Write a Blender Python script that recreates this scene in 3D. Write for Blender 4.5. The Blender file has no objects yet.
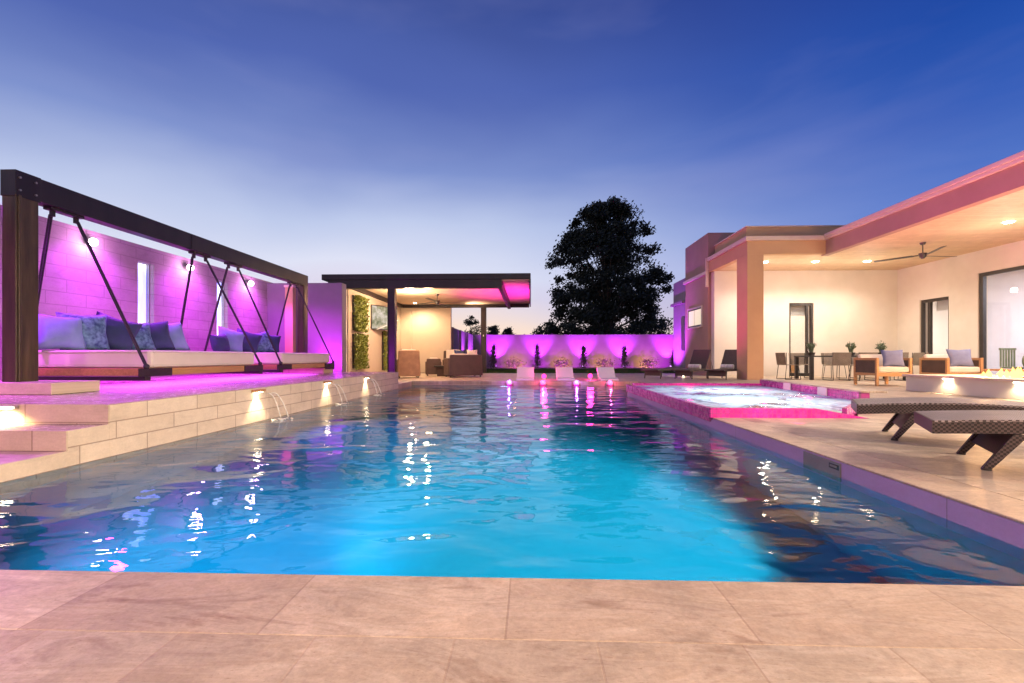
import bpy, bmesh, math, random
from mathutils import Vector, Matrix
random.seed(7)
R = math.radians
sc = bpy.context.scene
C = sc.collection
H = 0.72
# ------------------------------------------------------------------ materials
def newmat(name):
    m = bpy.data.materials.new(name); m.use_nodes = True
    nt = m.node_tree
    return m, nt, nt.nodes['Principled BSDF']
def N(nt, t, **kw):
    n = nt.nodes.new(t)
    for k, v in kw.items():
        if k in n.inputs.keys(): n.inputs[k].default_value = v
        else: setattr(n, k, v)
    return n
def L(nt, a, b): nt.links.new(a, b)
def rgb(c): return (c[0], c[1], c[2], 1)
def coords(nt, plane='xy', scale=(1,1,1)):
    tc = N(nt, 'ShaderNodeTexCoord')
    if plane == 'xyz': s = tc.outputs['Object']
    else:
        sp = N(nt, 'ShaderNodeSeparateXYZ'); L(nt, tc.outputs['Object'], sp.inputs[0])
        cb = N(nt, 'ShaderNodeCombineXYZ')
        L(nt, sp.outputs['XYZ'.index(plane[0].upper())], cb.inputs[0]); L(nt, sp.outputs['XYZ'.index(plane[1].upper())], cb.inputs[1])
        s = cb.outputs[0]
    mp = N(nt, 'ShaderNodeMapping'); mp.inputs['Scale'].default_value = scale
    L(nt, s, mp.inputs['Vector'])
    return mp
def mottled(name, c1, c2, scale=6, rough=0.7, bump=0.15, detail=6, stretch=(1,1,1), bscale=None, metallic=0, bdist=.01, spec=.5):
    m, nt, p = newmat(name)
    mp = coords(nt, 'xyz', stretch)
    n = N(nt, 'ShaderNodeTexNoise', Scale=scale, Detail=detail, Roughness=.6); L(nt, mp.outputs[0], n.inputs['Vector'])
    r = N(nt, 'ShaderNodeValToRGB'); r.color_ramp.elements[0].position = .3; r.color_ramp.elements[1].position = .7
    r.color_ramp.elements[0].color = rgb(c1); r.color_ramp.elements[1].color = rgb(c2)
    L(nt, n.outputs['Fac'], r.inputs[0]); L(nt, r.outputs[0], p.inputs['Base Color'])
    p.inputs['Roughness'].default_value = rough; p.inputs['Metallic'].default_value = metallic
    p.inputs['Specular IOR Level'].default_value = spec
    if bump:
        n2 = N(nt, 'ShaderNodeTexNoise', Scale=bscale or scale*12, Detail=4); L(nt, mp.outputs[0], n2.inputs['Vector'])
        b = N(nt, 'ShaderNodeBump', Strength=bump, Distance=bdist); L(nt, n2.outputs['Fac'], b.inputs['Height']); L(nt, b.outputs[0], p.inputs['Normal'])
    return m
def stone(name, plane, bw, bh, c1, c2, mortar, msize=.006, rough=.55, offset=.5, shift=(0,0,0), vein=1, freq=2, squash=1.0, sqf=2, pits=True, tint2=None):
    """blocks or pavers: joints, block-to-block tone, veins and pits"""
    m, nt, p = newmat(name)
    mp = coords(nt, plane); mp.inputs['Location'].default_value = shift
    br = N(nt, 'ShaderNodeTexBrick'); br.offset = offset; br.offset_frequency = freq; br.squash = squash; br.squash_frequency = sqf
    br.inputs['Scale'].default_value = 1; br.inputs['Brick Width'].default_value = bw; br.inputs['Row Height'].default_value = bh
    br.inputs['Mortar Size'].default_value = msize; br.inputs['Mortar Smooth'].default_value = .3; br.inputs['Bias'].default_value = 0
    br.inputs['Color1'].default_value = rgb(c1); br.inputs['Color2'].default_value = rgb(c2); br.inputs['Mortar'].default_value = rgb(mortar)
    L(nt, mp.outputs[0], br.inputs['Vector'])
    wp = N(nt, 'ShaderNodeMapping'); wp.inputs['Scale'].default_value = (1.1, 4.2, 1); wp.inputs['Rotation'].default_value = (0,0,R(12))
    L(nt, mp.outputs[0], wp.inputs['Vector'])
    n = N(nt, 'ShaderNodeTexNoise', Scale=1.6, Detail=9, Roughness=.68, Distortion=1.2); L(nt, wp.outputs[0], n.inputs['Vector'])
    r = N(nt, 'ShaderNodeValToRGB'); e = r.color_ramp.elements
    e[0].position = .3; e[0].color = (.52,.40,.32,1); e[1].position = .68; e[1].color = (1.12,1.1,1.06,1)
    x = e.new(.46); x.color = (.95,.90,.85,1); x = e.new(.52); x.color = (.84,.76,.68,1)
    L(nt, n.outputs['Fac'], r.inputs[0])
    mx = N(nt, 'ShaderNodeMixRGB', blend_type='MULTIPLY', Fac=vein); L(nt, br.outputs['Color'], mx.inputs[1]); L(nt, r.outputs[0], mx.inputs[2])
    out = mx.outputs[0]
    n3 = N(nt, 'ShaderNodeTexNoise', Scale=9, Detail=8, Roughness=.7); L(nt, mp.outputs[0], n3.inputs['Vector'])
    if pits:
        v = N(nt, 'ShaderNodeTexNoise', Scale=38, Detail=3, Roughness=.7); L(nt, wp.outputs[0], v.inputs['Vector'])
        r2 = N(nt, 'ShaderNodeValToRGB'); r2.color_ramp.elements[0].position = .60; r2.color_ramp.elements[0].color = (1,1,1,1)
        r2.color_ramp.elements[1].position = .74; r2.color_ramp.elements[1].color = (.55,.45,.38,1)
        L(nt, v.outputs['Fac'], r2.inputs[0])
        m2 = N(nt, 'ShaderNodeMixRGB', blend_type='MULTIPLY', Fac=.9*vein); L(nt, out, m2.inputs[1]); L(nt, r2.outputs[0], m2.inputs[2]); out = m2.outputs[0]
    ng = N(nt, 'ShaderNodeTexNoise', Scale=55, Detail=5, Roughness=.8); L(nt, mp.outputs[0], ng.inputs['Vector'])
    nl = N(nt, 'ShaderNodeTexNoise', Scale=3.2, Detail=7, Roughness=.72, Distortion=.3); L(nt, mp.outputs[0], nl.inputs['Vector'])
    for src, lo, hi in ((ng.outputs['Fac'], .80, 1.12), (nl.outputs['Fac'], .70, 1.18)):
        q_ = N(nt, 'ShaderNodeMapRange'); q_.inputs['From Min'].default_value=.3; q_.inputs['From Max'].default_value=.7; q_.inputs['To Min'].default_value=lo; q_.inputs['To Max'].default_value=hi; L(nt, src, q_.inputs['Value'])
        k_ = N(nt, 'ShaderNodeMixRGB', blend_type='MULTIPLY', Fac=min(1,vein+.2)); L(nt, out, k_.inputs[1]); L(nt, q_.outputs[0], k_.inputs[2]); out = k_.outputs[0]
    L(nt, out, p.inputs['Base Color'])
    rr = N(nt, 'ShaderNodeMapRange'); rr.inputs['To Min'].default_value = rough-.15; rr.inputs['To Max'].default_value = rough+.2
    L(nt, n3.outputs['Fac'], rr.inputs['Value']); L(nt, rr.outputs[0], p.inputs['Roughness'])
    b = N(nt, 'ShaderNodeBump', Strength=.25, Distance=.004); L(nt, br.outputs['Fac'], b.inputs['Height']); b.invert = True
    b2 = N(nt, 'ShaderNodeBump', Strength=.25, Distance=.006); L(nt, n3.outputs['Fac'], b2.inputs['Height']); L(nt, b.outputs[0], b2.inputs['Normal'])
    L(nt, b2.outputs[0], p.inputs['Normal'])
    return m
def woven(name, c1, c2, scale=60, rough=.5):
    m, nt, p = newmat(name)
    mp = coords(nt, 'xyz')
    ck = N(nt, 'ShaderNodeTexChecker', Scale=scale); ck.inputs['Color1'].default_value = rgb(c1); ck.inputs['Color2'].default_value = rgb(c2)
    L(nt, mp.outputs[0], ck.inputs['Vector'])
    n = N(nt, 'ShaderNodeTexNoise', Scale=5, Detail=5); L(nt, mp.outputs[0], n.inputs['Vector'])
    mx = N(nt, 'ShaderNodeMixRGB', blend_type='OVERLAY', Fac=.5); L(nt, ck.outputs[0], mx.inputs[1]); L(nt, n.outputs['Fac'], mx.inputs[2])
    L(nt, mx.outputs[0], p.inputs['Base Color']); p.inputs['Roughness'].default_value = rough
    b = N(nt, 'ShaderNodeBump', Strength=.7, Distance=.006); L(nt, ck.outputs['Fac'], b.inputs['Height']); L(nt, b.outputs[0], p.inputs['Normal'])
    return m
def emit(name, c, s):
    m = bpy.data.materials.new(name); m.use_nodes = True; nt = m.node_tree
    nt.nodes.remove(nt.nodes['Principled BSDF'])
    e = N(nt, 'ShaderNodeEmission', Color=rgb(c), Strength=s); L(nt, e.outputs[0], nt.nodes['Material Output'].inputs[0]); return m
M = {}
M['deck'] = stone('travertine_deck', 'xy', .36, .315, (.50,.415,.325), (.70,.61,.50), (.50,.40,.31), .0035, .42, .37, (.06,.02,0), 1, 3, .62, 2)
M['coping'] = stone('travertine_coping', 'xy', .645, 3.0, (.53,.43,.335), (.70,.59,.475), (.46,.36,.28), .0035, .42, 0, (.065,.9,0), 1)
M['wall_block'] = stone('cream_stone_block', 'yz', .62, .147, (.70,.60,.47), (.76,.67,.54), (.42,.33,.25), .006, .6, .5, (0,.12,0), .3, 2, pits=False)
M['wall_block_x'] = stone('cream_stone_block_front', 'xz', .9, .17, (.58,.48,.35), (.66,.56,.43), (.34,.26,.18), .006, .6, .5, (.2,.17,0), .35, 2, pits=False)
M['raised_deck'] = stone('raised_travertine', 'xy', 1.2, .62, (.5,.42,.36), (.6,.52,.46), (.3,.25,.2), .006, .22, .37, (0,0,0), .6, 3)
M['cmu'] = stone('split_block', 'yz', .62, .203, (.34,.29,.30), (.38,.33,.33), (.27,.22,.23), .007, .8, .5, (0,.1,0), .3, 2, pits=False)
M['stucco'] = mottled('cream_stucco', (.62,.57,.50), (.70,.65,.58), 1.2, .85, .35, bscale=90)
M['stucco_tan'] = mottled('tan_stucco', (.54,.34,.19), (.60,.39,.22), 1.2, .85, .35, bscale=90)
M['stucco_brown'] = mottled('brown_stucco', (.36,.22,.18), (.42,.26,.21), 1.2, .85, .35, bscale=90)
M['violet_wall'] = mottled('garden_wall_stucco', (.19,.155,.20), (.23,.185,.24), 1.4, .85, .3, bscale=80)
M['stucco_white'] = mottled('pale_stucco', (.60,.57,.58), (.68,.65,.66), 1.4, .85, .3, bscale=80)
M['pav_wall'] = mottled('tan_plaster', (.50,.41,.32), (.58,.48,.38), .9, .8, .2, bscale=60)
M['trim'] = mottled('trim_paint', (.62,.50,.42), (.68,.56,.47), 3, .6, .1)
M['ceiling'] = stone('ceiling_boards', 'xy', 3.6, .14, (.65,.50,.31), (.71,.55,.36), (.48,.35,.21), .004, .6, .5, (0,0,0), .25, 2, pits=False)
M['dark_steel'] = mottled('dark_bronze_steel', (.014,.009,.012), (.028,.018,.022), 4, .42, .1, stretch=(1,1,.15), metallic=.3)
M['post_steel'] = mottled('weathered_steel', (.025,.017,.013), (.11,.075,.04), 9, .4, .2, stretch=(1,1,.10), metallic=.4)
M['black'] = mottled('black_frame', (.02,.017,.017), (.035,.03,.028), 8, .4, .05)
M['wood'] = mottled('teak', (.36,.17,.06), (.52,.27,.10), 5, .5, .2, stretch=(8,.6,8))
M['wood_y'] = mottled('oak', (.42,.22,.09), (.55,.31,.14), 5, .5, .2, stretch=(.6,8,8))
M['white_fabric'] = mottled('cream_canvas', (.66,.58,.50), (.72,.65,.57), 3, .9, .3, bscale=220)
M['rope'] = mottled('black_rope', (.02,.015,.03), (.05,.035,.06), 60, .8, .6)
M['steel'] = mottled('galvanised_steel', (.3,.28,.27), (.4,.38,.36), 10, .4, .1, metallic=.8)
M['wicker'] = woven('dark_wicker', (.012,.008,.008), (.085,.055,.055), 75)
M['wicker_light'] = woven('grey_wicker', (.05,.038,.038), (.34,.29,.29), 62)
M['wicker_brown'] = woven('brown_wicker', (.34,.19,.10), (.55,.33,.18), 45)
M['wicker_dark'] = woven('espresso_wicker', (.05,.03,.025), (.10,.055,.045), 45)
M['sling'] = mottled('sling_mesh', (.045,.032,.032), (.07,.05,.048), 30, .7, .3)
M['plastic_white'] = mottled('white_resin', (.74,.72,.72), (.8,.78,.77), 3, .45, .05)
M['blue_light'] = mottled('light_blue_linen', (.16,.26,.42), (.22,.33,.50), 5, .9, .4, bscale=150)
M['blue_dark'] = mottled('navy_velvet', (.018,.035,.085), (.035,.06,.13), 4, .8, .4, bscale=120)
M['blue_pattern'] = mottled('teal_print', (.02,.06,.14), (.16,.34,.42), 16, .85, .3, detail=2)
M['grey_blue'] = mottled('blue_grey_linen', (.17,.19,.34), (.22,.25,.42), 6, .9, .4, bscale=150)
M['towel'] = mottled('striped_towel', (.75,.74,.74), (.25,.25,.30), 2, .95, .4, stretch=(22,1,1))
M['grass'] = mottled('grass_green', (.018,.05,.010), (.05,.10,.02), 22, .9, .3)
M['soil'] = mottled('sandy_soil', (.22,.16,.10), (.34,.25,.17), 5, .95, .5)
M['leaf'] = mottled('leaf_green', (.03,.055,.02), (.07,.10,.035), 3, .6, 0)
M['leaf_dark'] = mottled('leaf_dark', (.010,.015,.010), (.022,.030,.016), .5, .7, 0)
M['leaf_olive'] = mottled('leaf_olive', (.16,.22,.04), (.30,.34,.07), 9, .6, 0)
M['succulent'] = mottled('agave_green', (.08,.12,.07), (.15,.20,.12), 6, .5, .1)
M['bark'] = mottled('bark', (.06,.045,.035), (.12,.09,.07), 6, .9, .6, stretch=(1,1,.2))
M['plaster'] = mottled('pool_plaster', (.045,.33,.44), (.07,.42,.54), 1.6, .7, .1)
M['pot'] = mottled('dark_clay', (.035,.03,.03), (.06,.05,.045), 6, .5, .1)
M['pink_lit_tile'] = stone('glass_mosaic_pink_glow', 'xz', .05, .05, (.72,.02,.34), (.85,.05,.46), (.5,.06,.30), .004, .25, 0, (0,0,0), .1, 2, pits=False)  # pink LED glow on the tile is put into its colour
M['pink_lit_tile_y'] = stone('glass_mosaic_pink_glow_side', 'yz', .05, .05, (.50,.05,.30), (.70,.10,.44), (.30,.10,.26), .004, .25, 0, (0,0,0), .1, 2, pits=False)  # side tiles carry the same pink glow in their colour
M['violet_lit_face'] = stone('stone_painted_violet_light', 'yz', 1.2, .60, (.48,.33,.60), (.53,.38,.65), (.3,.22,.36), .004, .45, 0, (0,.35,0), .1, 2, pits=False)  # pale stone; the purple wall light on it is painted into the colour
M['skimmer'] = mottled('skimmer_plastic', (.20,.19,.19), (.26,.25,.24), 5, .5, .05)
M['fire_glass'] = mottled('fire_glass', (.20,.13,.09), (.4,.3,.22), 40, .3, .5)
M['lamp_warm'] = emit('lamp_lens_warm', (1,.80,.52), 30)
M['lamp_spout'] = emit('spout_lens', (1,.85,.6), 26)
M['lamp_white'] = emit('lamp_lens_white', (1,.86,.95), 26)
M['lamp_pink'] = emit('pink_led', (1,.05,.35), 3)
M['lamp_purple'] = emit('purple_led', (.75,.35,1), 8)
M['flame'] = emit('flame', (1,.42,.10), 5)
# window slots, opal glass lit from behind
m, nt, p = newmat('opal_glass'); M['opal'] = m
p.inputs['Base Color'].default_value = (.5,.55,.7,1); p.inputs['Roughness'].default_value = .3
mp = coords(nt, 'xyz', (1,5,.9)); n = N(nt, 'ShaderNodeTexNoise', Scale=1.6, Detail=1); L(nt, mp.outputs[0], n.inputs['Vector'])
r = N(nt, 'ShaderNodeValToRGB'); r.color_ramp.elements[0].position=.42; r.color_ramp.elements[1].position=.6
r.color_ramp.elements[0].color=(.28,.30,.95,1); r.color_ramp.elements[1].color=(.85,.88,1,1); L(nt, n.outputs['Fac'], r.inputs[0])
L(nt, r.outputs[0], p.inputs['Emission Color']); p.inputs['Emission Strength'].default_value = 2.6
# window glass
m = bpy.data.materials.new('window_glass'); m.use_nodes = True; nt = m.node_tree; nt.nodes.remove(nt.nodes['Principled BSDF']); M['glass'] = m
lw = N(nt, 'ShaderNodeLayerWeight'); pw = N(nt,'ShaderNodeMath',operation='POWER'); L(nt,lw.outputs['Facing'],pw.inputs[0]); pw.inputs[1].default_value=4; fr = N(nt,'ShaderNodeMath',operation='MULTIPLY_ADD'); L(nt,pw.outputs[0],fr.inputs[0]); fr.inputs[1].default_value=.9; fr.inputs[2].default_value=.04; gl = N(nt, 'ShaderNodeBsdfGlossy', Roughness=.01); tr = N(nt, 'ShaderNodeBsdfTransparent'); tr.inputs[0].default_value=(.93,.95,.95,1)
mx = N(nt, 'ShaderNodeMixShader'); L(nt, fr.outputs[0], mx.inputs[0]); L(nt, tr.outputs[0], mx.inputs[1]); L(nt, gl.outputs[0], mx.inputs[2]); L(nt, mx.outputs[0], nt.nodes['Material Output'].inputs[0])
# far room window, lit
m, nt, p = newmat('lit_window'); M['lit'] = m
p.inputs['Base Color'].default_value=(.6,.5,.35,1); p.inputs['Emission Color'].default_value=(1,.86,.62,1); p.inputs['Emission Strength'].default_value=.6; p.inputs['Roughness'].default_value=.1
# TV
m, nt, p = newmat('tv_screen'); M['tv'] = m
mp = coords(nt, 'xyz'); n = N(nt, 'ShaderNodeTexNoise', Scale=3.5, Detail=6, Roughness=.7); L(nt, mp.outputs[0], n.inputs['Vector'])
r = N(nt, 'ShaderNodeValToRGB'); e = r.color_ramp.elements; e[0].position=.35; e[0].color=(.10,.12,.05,1); e[1].position=.65; e[1].color=(.62,.55,.5,1)
x = e.new(.5); x.color=(.32,.30,.20,1)
L(nt, n.outputs['Fac'], r.inputs[0]); L(nt, r.outputs[0], p.inputs['Emission Color']); p.inputs['Emission Strength'].default_value=1.3; p.inputs['Base Color'].default_value=(.02,.02,.02,1); p.inputs['Roughness'].default_value=.2
# water
m = bpy.data.materials.new('pool_water'); m.use_nodes = True; nt = m.node_tree; nt.nodes.remove(nt.nodes['Principled BSDF']); M['water'] = m
mp = coords(nt, 'xy', (.8,1.25,1))
n1 = N(nt, 'ShaderNodeTexNoise', Scale=1.7, Detail=2, Roughness=.45, Distortion=.6); L(nt, mp.outputs[0], n1.inputs['Vector'])
n2 = N(nt, 'ShaderNodeTexNoise', Scale=7, Detail=1.5, Distortion=.4); L(nt, mp.outputs[0], n2.inputs['Vector'])
b1 = N(nt, 'ShaderNodeBump', Strength=1, Distance=.030); L(nt, n1.outputs['Fac'], b1.inputs['Height'])
b2 = N(nt, 'ShaderNodeBump', Strength=1, Distance=.003); L(nt, n2.outputs['Fac'], b2.inputs['Height']); L(nt, b1.outputs[0], b2.inputs['Normal'])
gl = N(nt, 'ShaderNodeBsdfGlass', IOR=1.33, Roughness=.012); gl.inputs['Color'].default_value=(.93,.98,1,1); L(nt, b2.outputs[0], gl.inputs['Normal'])
L(nt, gl.outputs[0], nt.nodes['Material Output'].inputs[0])
# spa foam
m = bpy.data.materials.new('spa_foam'); m.use_nodes = True; nt = m.node_tree; nt.nodes.remove(nt.nodes['Principled BSDF']); M['foam'] = m
mp = coords(nt, 'xy'); n = N(nt, 'ShaderNodeTexNoise', Scale=1.5, Detail=8, Roughness=.62, Distortion=.5); L(nt, mp.outputs[0], n.inputs['Vector'])
r = N(nt, 'ShaderNodeValToRGB'); r.color_ramp.elements[0].position=.40; r.color_ramp.elements[1].position=.50; L(nt, n.outputs['Fac'], r.inputs[0])
nb = N(nt, 'ShaderNodeTexNoise', Scale=9, Detail=5); L(nt, mp.outputs[0], nb.inputs['Vector'])
b = N(nt, 'ShaderNodeBump', Strength=1, Distance=.04); L(nt, nb.outputs['Fac'], b.inputs['Height'])
df = N(nt, 'ShaderNodeBsdfDiffuse'); df.inputs[0].default_value=(.85,.86,.9,1); tl = N(nt, 'ShaderNodeBsdfTranslucent'); tl.inputs[0].default_value=(.85,.86,.92,1)
gg = N(nt, 'ShaderNodeBsdfGlossy', Roughness=.08); gg.inputs[0].default_value=(.9,.9,.95,1)
for q in (df, tl, gg): L(nt, b.outputs[0], q.inputs['Normal'])
a = N(nt, 'ShaderNodeMixShader'); a.inputs[0].default_value=.5; L(nt, df.outputs[0], a.inputs[1]); L(nt, tl.outputs[0], a.inputs[2])
ml = N(nt, 'ShaderNodeMixShader'); ml.inputs[0].default_value=.6; tt = N(nt, 'ShaderNodeBsdfTransparent'); tt.inputs[0].default_value=(.7,.75,.95,1)
L(nt, tt.outputs[0], ml.inputs[1]); L(nt, gg.outputs[0], ml.inputs[2])
mx = N(nt, 'ShaderNodeMixShader'); L(nt, r.outputs[0], mx.inputs[0]); L(nt, ml.outputs[0], mx.inputs[1]); L(nt, a.outputs[0], mx.inputs[2]); L(nt, mx.outputs[0], nt.nodes['Material Output'].inputs[0])
# falling water
m = bpy.data.materials.new('water_jet'); m.use_nodes = True; nt = m.node_tree; nt.nodes.remove(nt.nodes['Principled BSDF']); M['jet'] = m
df = N(nt, 'ShaderNodeBsdfDiffuse'); df.inputs[0].default_value=(.9,.88,.84,1); tr = N(nt, 'ShaderNodeBsdfTransparent'); mx = N(nt, 'ShaderNodeMixShader'); mx.inputs[0].default_value=.8
L(nt, tr.outputs[0], mx.inputs[1]); L(nt, df.outputs[0], mx.inputs[2]); L(nt, mx.outputs[0], nt.nodes['Material Output'].inputs[0])

# ------------------------------------------------------------------ mesh helpers
class MB:
    def __init__(s): s.bm = bmesh.new()
    def box(s, x0, x1, y0, y1, z0, z1, mat=None):
        r = bmesh.ops.create_cube(s.bm, size=1)['verts']
        for v in r:
            v.co = Vector((x0+(v.co.x+.5)*(x1-x0), y0+(v.co.y+.5)*(y1-y0), z0+(v.co.z+.5)*(z1-z0)))
            if mat is not None: v.co = mat @ v.co
        return s
    def prism(s, pts, z0, z1):
        b = [s.bm.verts.new((x,y,z0)) for x,y in pts]; t = [s.bm.verts.new((x,y,z1)) for x,y in pts]
        n = len(pts); s.bm.faces.new(t); s.bm.faces.new(b[::-1])
        for i in range(n): s.bm.faces.new((b[i], b[(i+1)%n], t[(i+1)%n], t[i]))
        return s
    def loop(s, pts3, off):       # extrude planar polygon of 3D points by offset vector
        a = [s.bm.verts.new(p) for p in pts3]; b = [s.bm.verts.new(Vector(p)+Vector(off)) for p in pts3]
        n = len(a); s.bm.faces.new(a); s.bm.faces.new(b[::-1])
        for i in range(n): s.bm.faces.new((a[i], b[i], b[(i+1)%n], a[(i+1)%n]))
        return s
    def tube(s, p0, p1, r0, r1=None, seg=8):
        p0 = Vector(p0); p1 = Vector(p1); r1 = r0 if r1 is None else r1
        d = p1-p0; q = d.to_track_quat('Z','Y').to_matrix().to_4x4()
        mt = Matrix.Translation((p0+p1)/2) @ q
        bmesh.ops.create_cone(s.bm, cap_ends=True, segments=seg, radius1=r0, radius2=r1, depth=d.length, matrix=mt); return s
    def path(s, pts, r, seg=6):
        for a, b in zip(pts, pts[1:]): s.tube(a, b, r, seg=seg)
        return s
    def ball(s, c, r, sc3=(1,1,1), sub=2):
        bmesh.ops.create_icosphere(s.bm, subdivisions=sub, radius=r, matrix=Matrix.Translation(c) @ Matrix.Diagonal((*sc3,1))); return s
    def quad(s, a, b, c, d):
        s.bm.faces.new([s.bm.verts.new(p) for p in (a,b,c,d)]); return s
    def build(s, name, mat, parent=None, bevel=0, smooth=False, kind=None):
        bmesh.ops.recalc_face_normals(s.bm, faces=s.bm.faces)
        me = bpy.data.meshes.new(name); s.bm.to_mesh(me); s.bm.free()
        o = bpy.data.objects.new(name, me); C.objects.link(o); me.materials.append(M[mat] if isinstance(mat, str) else mat)
        if parent: o.parent = parent
        if smooth:
            for p in me.polygons: p.use_smooth = True
        if bevel:
            b = o.modifiers.new('edge', 'BEVEL'); b.width = bevel; b.segments = 2; b.limit_method = 'ANGLE'
        if kind: o['kind'] = kind
        return o
def tag(o, label, cat, group=None):
    o['label'] = label; o['category'] = cat
    if group: o['group'] = group
    return o
def empty(name, loc, label, cat, group=None, rz=0):
    o = bpy.data.objects.new(name, None); o.empty_display_size = .1; C.objects.link(o)
    o.location = loc; o.rotation_euler.z = R(rz); return tag(o, label, cat, group)
def dup(o, loc=None, rz=None, label=None, parent=None):
    c = o.copy(); C.objects.link(c)
    if parent: c.parent = parent
    if loc is not None: c.location = loc
    if rz is not None: c.rotation_euler.z = R(rz)
    if label: c['label'] = label
    for ch in list(o.children): dup(ch, parent=c)
    return c
def cushion(w, d, t, pinch=.12, n=10):
    """soft pillow lying in xy, thickness t along z"""
    mb = MB(); bm = mb.bm; V = {}
    for side in (1,-1):
        for i in range(n+1):
            for j in range(n+1):
                u = i/n*2-1; v = j/n*2-1
                if side == -1 and (i in (0,n) or j in (0,n)): V[(side,i,j)] = V[(1,i,j)]; continue
                h = ((1-u*u)*(1-v*v))**.42
                k = 1-pinch*(1-abs(v)**1.0)*(abs(u)**3); k2 = 1-pinch*(1-abs(u))*(abs(v)**3)
                wr = .02*math.sin(7*u+3*v)*h
                V[(side,i,j)] = bm.verts.new((u*w/2*k, v*d/2*k2, side*t/2*h+wr*t))
    for side in (1,-1):
        for i in range(n):
            for j in range(n):
                f = [V[(side,i,j)],V[(side,i+1,j)],V[(side,i+1,j+1)],V[(side,i,j+1)]]
                bm.faces.new(f if side==1 else f[::-1])
    return mb
def light(name, kind, loc, energy, color, **kw):
    d = bpy.data.lights.new(name, kind); d.energy = energy; d.color = color
    for k, v in kw.items(): setattr(d, k, v)
    o = bpy.data.objects.new(name, d); C.objects.link(o); o.location = loc; return o
def aim(o, direction):
    o.rotation_euler = Vector(direction).to_track_quat('-Z','Y').to_euler()
WARM = (1,.84,.68); PUR = (.62,.025,1); CY = (.08,.66,1); PINK = (1,.03,.30)

# ------------------------------------------------------------------ ground and pool
PX0, PX1, PY0, PY1 = -3.54, 2.15, 1.466, 13.35
SX = 3.2; SY = 10.1; WL = -.12
g = MB(); E = 400; gz = -.16
g.box(-E, -13, -E, E, gz-1, gz).box(16, E, -E, E, gz-1, gz).box(-13, 16, -E, -9, gz-1, gz).box(-13, 16, 33.2, E, gz-1, gz)
g.build('ground', 'soil', kind='structure')
d = MB()
d.box(-13, 16, -9, PY0-.3215, -.5, 0).box(PX1+.32, 16, PY0-.3215, 5.4, -.5, 0).box(5.1, 16, 5.4, 20, -.5, 0)
d.box(SX, 5.1, SY, PY1, -.5, 0).box(-13, 5.1, PY1+.3, 20, -.5, 0).box(-13, PX0, PY0-.3215, 3.32, -.5, 0).box(-13, PX0, 11.9, PY1+.3, -.5, 0)
d.prism([(3.3,5.4),(5.1,5.4),(5.1,10.1),(5.05,10.1),(5.05,9.6),(4.66,6.55),(3.97,5.6)], -.5, -.001)
d.box(SX, 5.1, PY1, PY1+.3, -.5, 0)
d.build('pool_deck', 'deck', kind='structure')
c = MB(); c.box(-13, 16, PY0-.3214, PY0, -.16, .001); c.build('pool_coping_front', 'coping', bevel=.003, kind='structure')
c = MB(); c.box(PX1, PX1+.315, PY0+.003, 5.398, -.012, .001); c.build('pool_coping_side', stone('coping_side','xy',3.0,.645,(.58,.47,.365),(.69,.58,.465),(.46,.36,.28),.0035,.42,0,(1.0,.1,0)), bevel=.006, kind='structure')
c = MB(); c.box(PX0, SX, PY1, PY1+.297, -.10, .002); c.build('pool_coping_back', 'coping', bevel=.008, kind='structure')
b = MB(); fz = -1.55
b.box(PX0-.2, SX+.2, PY0-.2, PY1+.2, fz-.2, fz)
b.box(PX0-.2, PX0-.004, PY0, PY1, fz, WL-.15).box(PX1+.004, PX1+.2, PY0, SY, fz, WL-.15)
b.box(PX0, SX, PY0-.2, PY0-.004, fz, -.17).box(PX0, SX, PY1+.004, PY1+.2, fz, WL-.15).box(SX+.004, SX+.2, SY, PY1, fz, WL-.15).box(PX1, SX, SY-.2, SY-.004, fz, WL-.15)
b.build('pool_basin', 'plaster', kind='structure')
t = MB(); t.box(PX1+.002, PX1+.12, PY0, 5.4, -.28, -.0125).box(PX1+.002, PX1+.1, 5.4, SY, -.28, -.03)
t.build('pool_waterline_face', 'violet_lit_face', kind='structure')
t = MB(); t.box(PX0-.1, PX0-.002, PY0, 3.32, -.28, -.04).box(PX0, SX, PY1+.002, PY1+.1, -.28, -.101).box(SX+.002, SX+.1, SY, PY1, -.28, -.03)
t.build('pool_edge_band', 'wall_block', kind='structure')
w = MB(); bmw = w.bm
w.bm.faces.new([w.bm.verts.new((x,y,WL)) for x,y in [(PX0-.003,PY0-.003),(PX1+.003,PY0-.003),(PX1+.003,SY),(SX+.003,SY),(SX+.003,PY1+.003),(PX0-.003,PY1+.003)]])
w.build('water', 'water', kind='structure')
# raised terrace with steps on the left
r_ = MB(); r_.box(-13, PX0-.001, 3.661, 11.9, -.4, .318).box(-13, PX0-.002, 3.321, 3.66, -.4, .153)
r_.build('raised_terrace', 'raised_deck', kind='structure')
r_ = MB(); r_.box(PX0-.002, PX0+.012, 3.66, 11.9, -.28, .322).box(PX0-.002, PX0+.011, 3.32, 3.66, -.28, .157).box(PX0-.002, PX0+.010, 1.47, 3.32, -.28, .003)
r_.build('terrace_side_wall', 'wall_block', kind='structure')
r_ = MB(); r_.box(-13, PX0+.011, 3.648, 3.66, .157, .322).box(-13, PX0+.010, 3.308, 3.32, .003, .157)
r_.build('terrace_steps_wall', 'wall_block_x', kind='structure')
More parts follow.
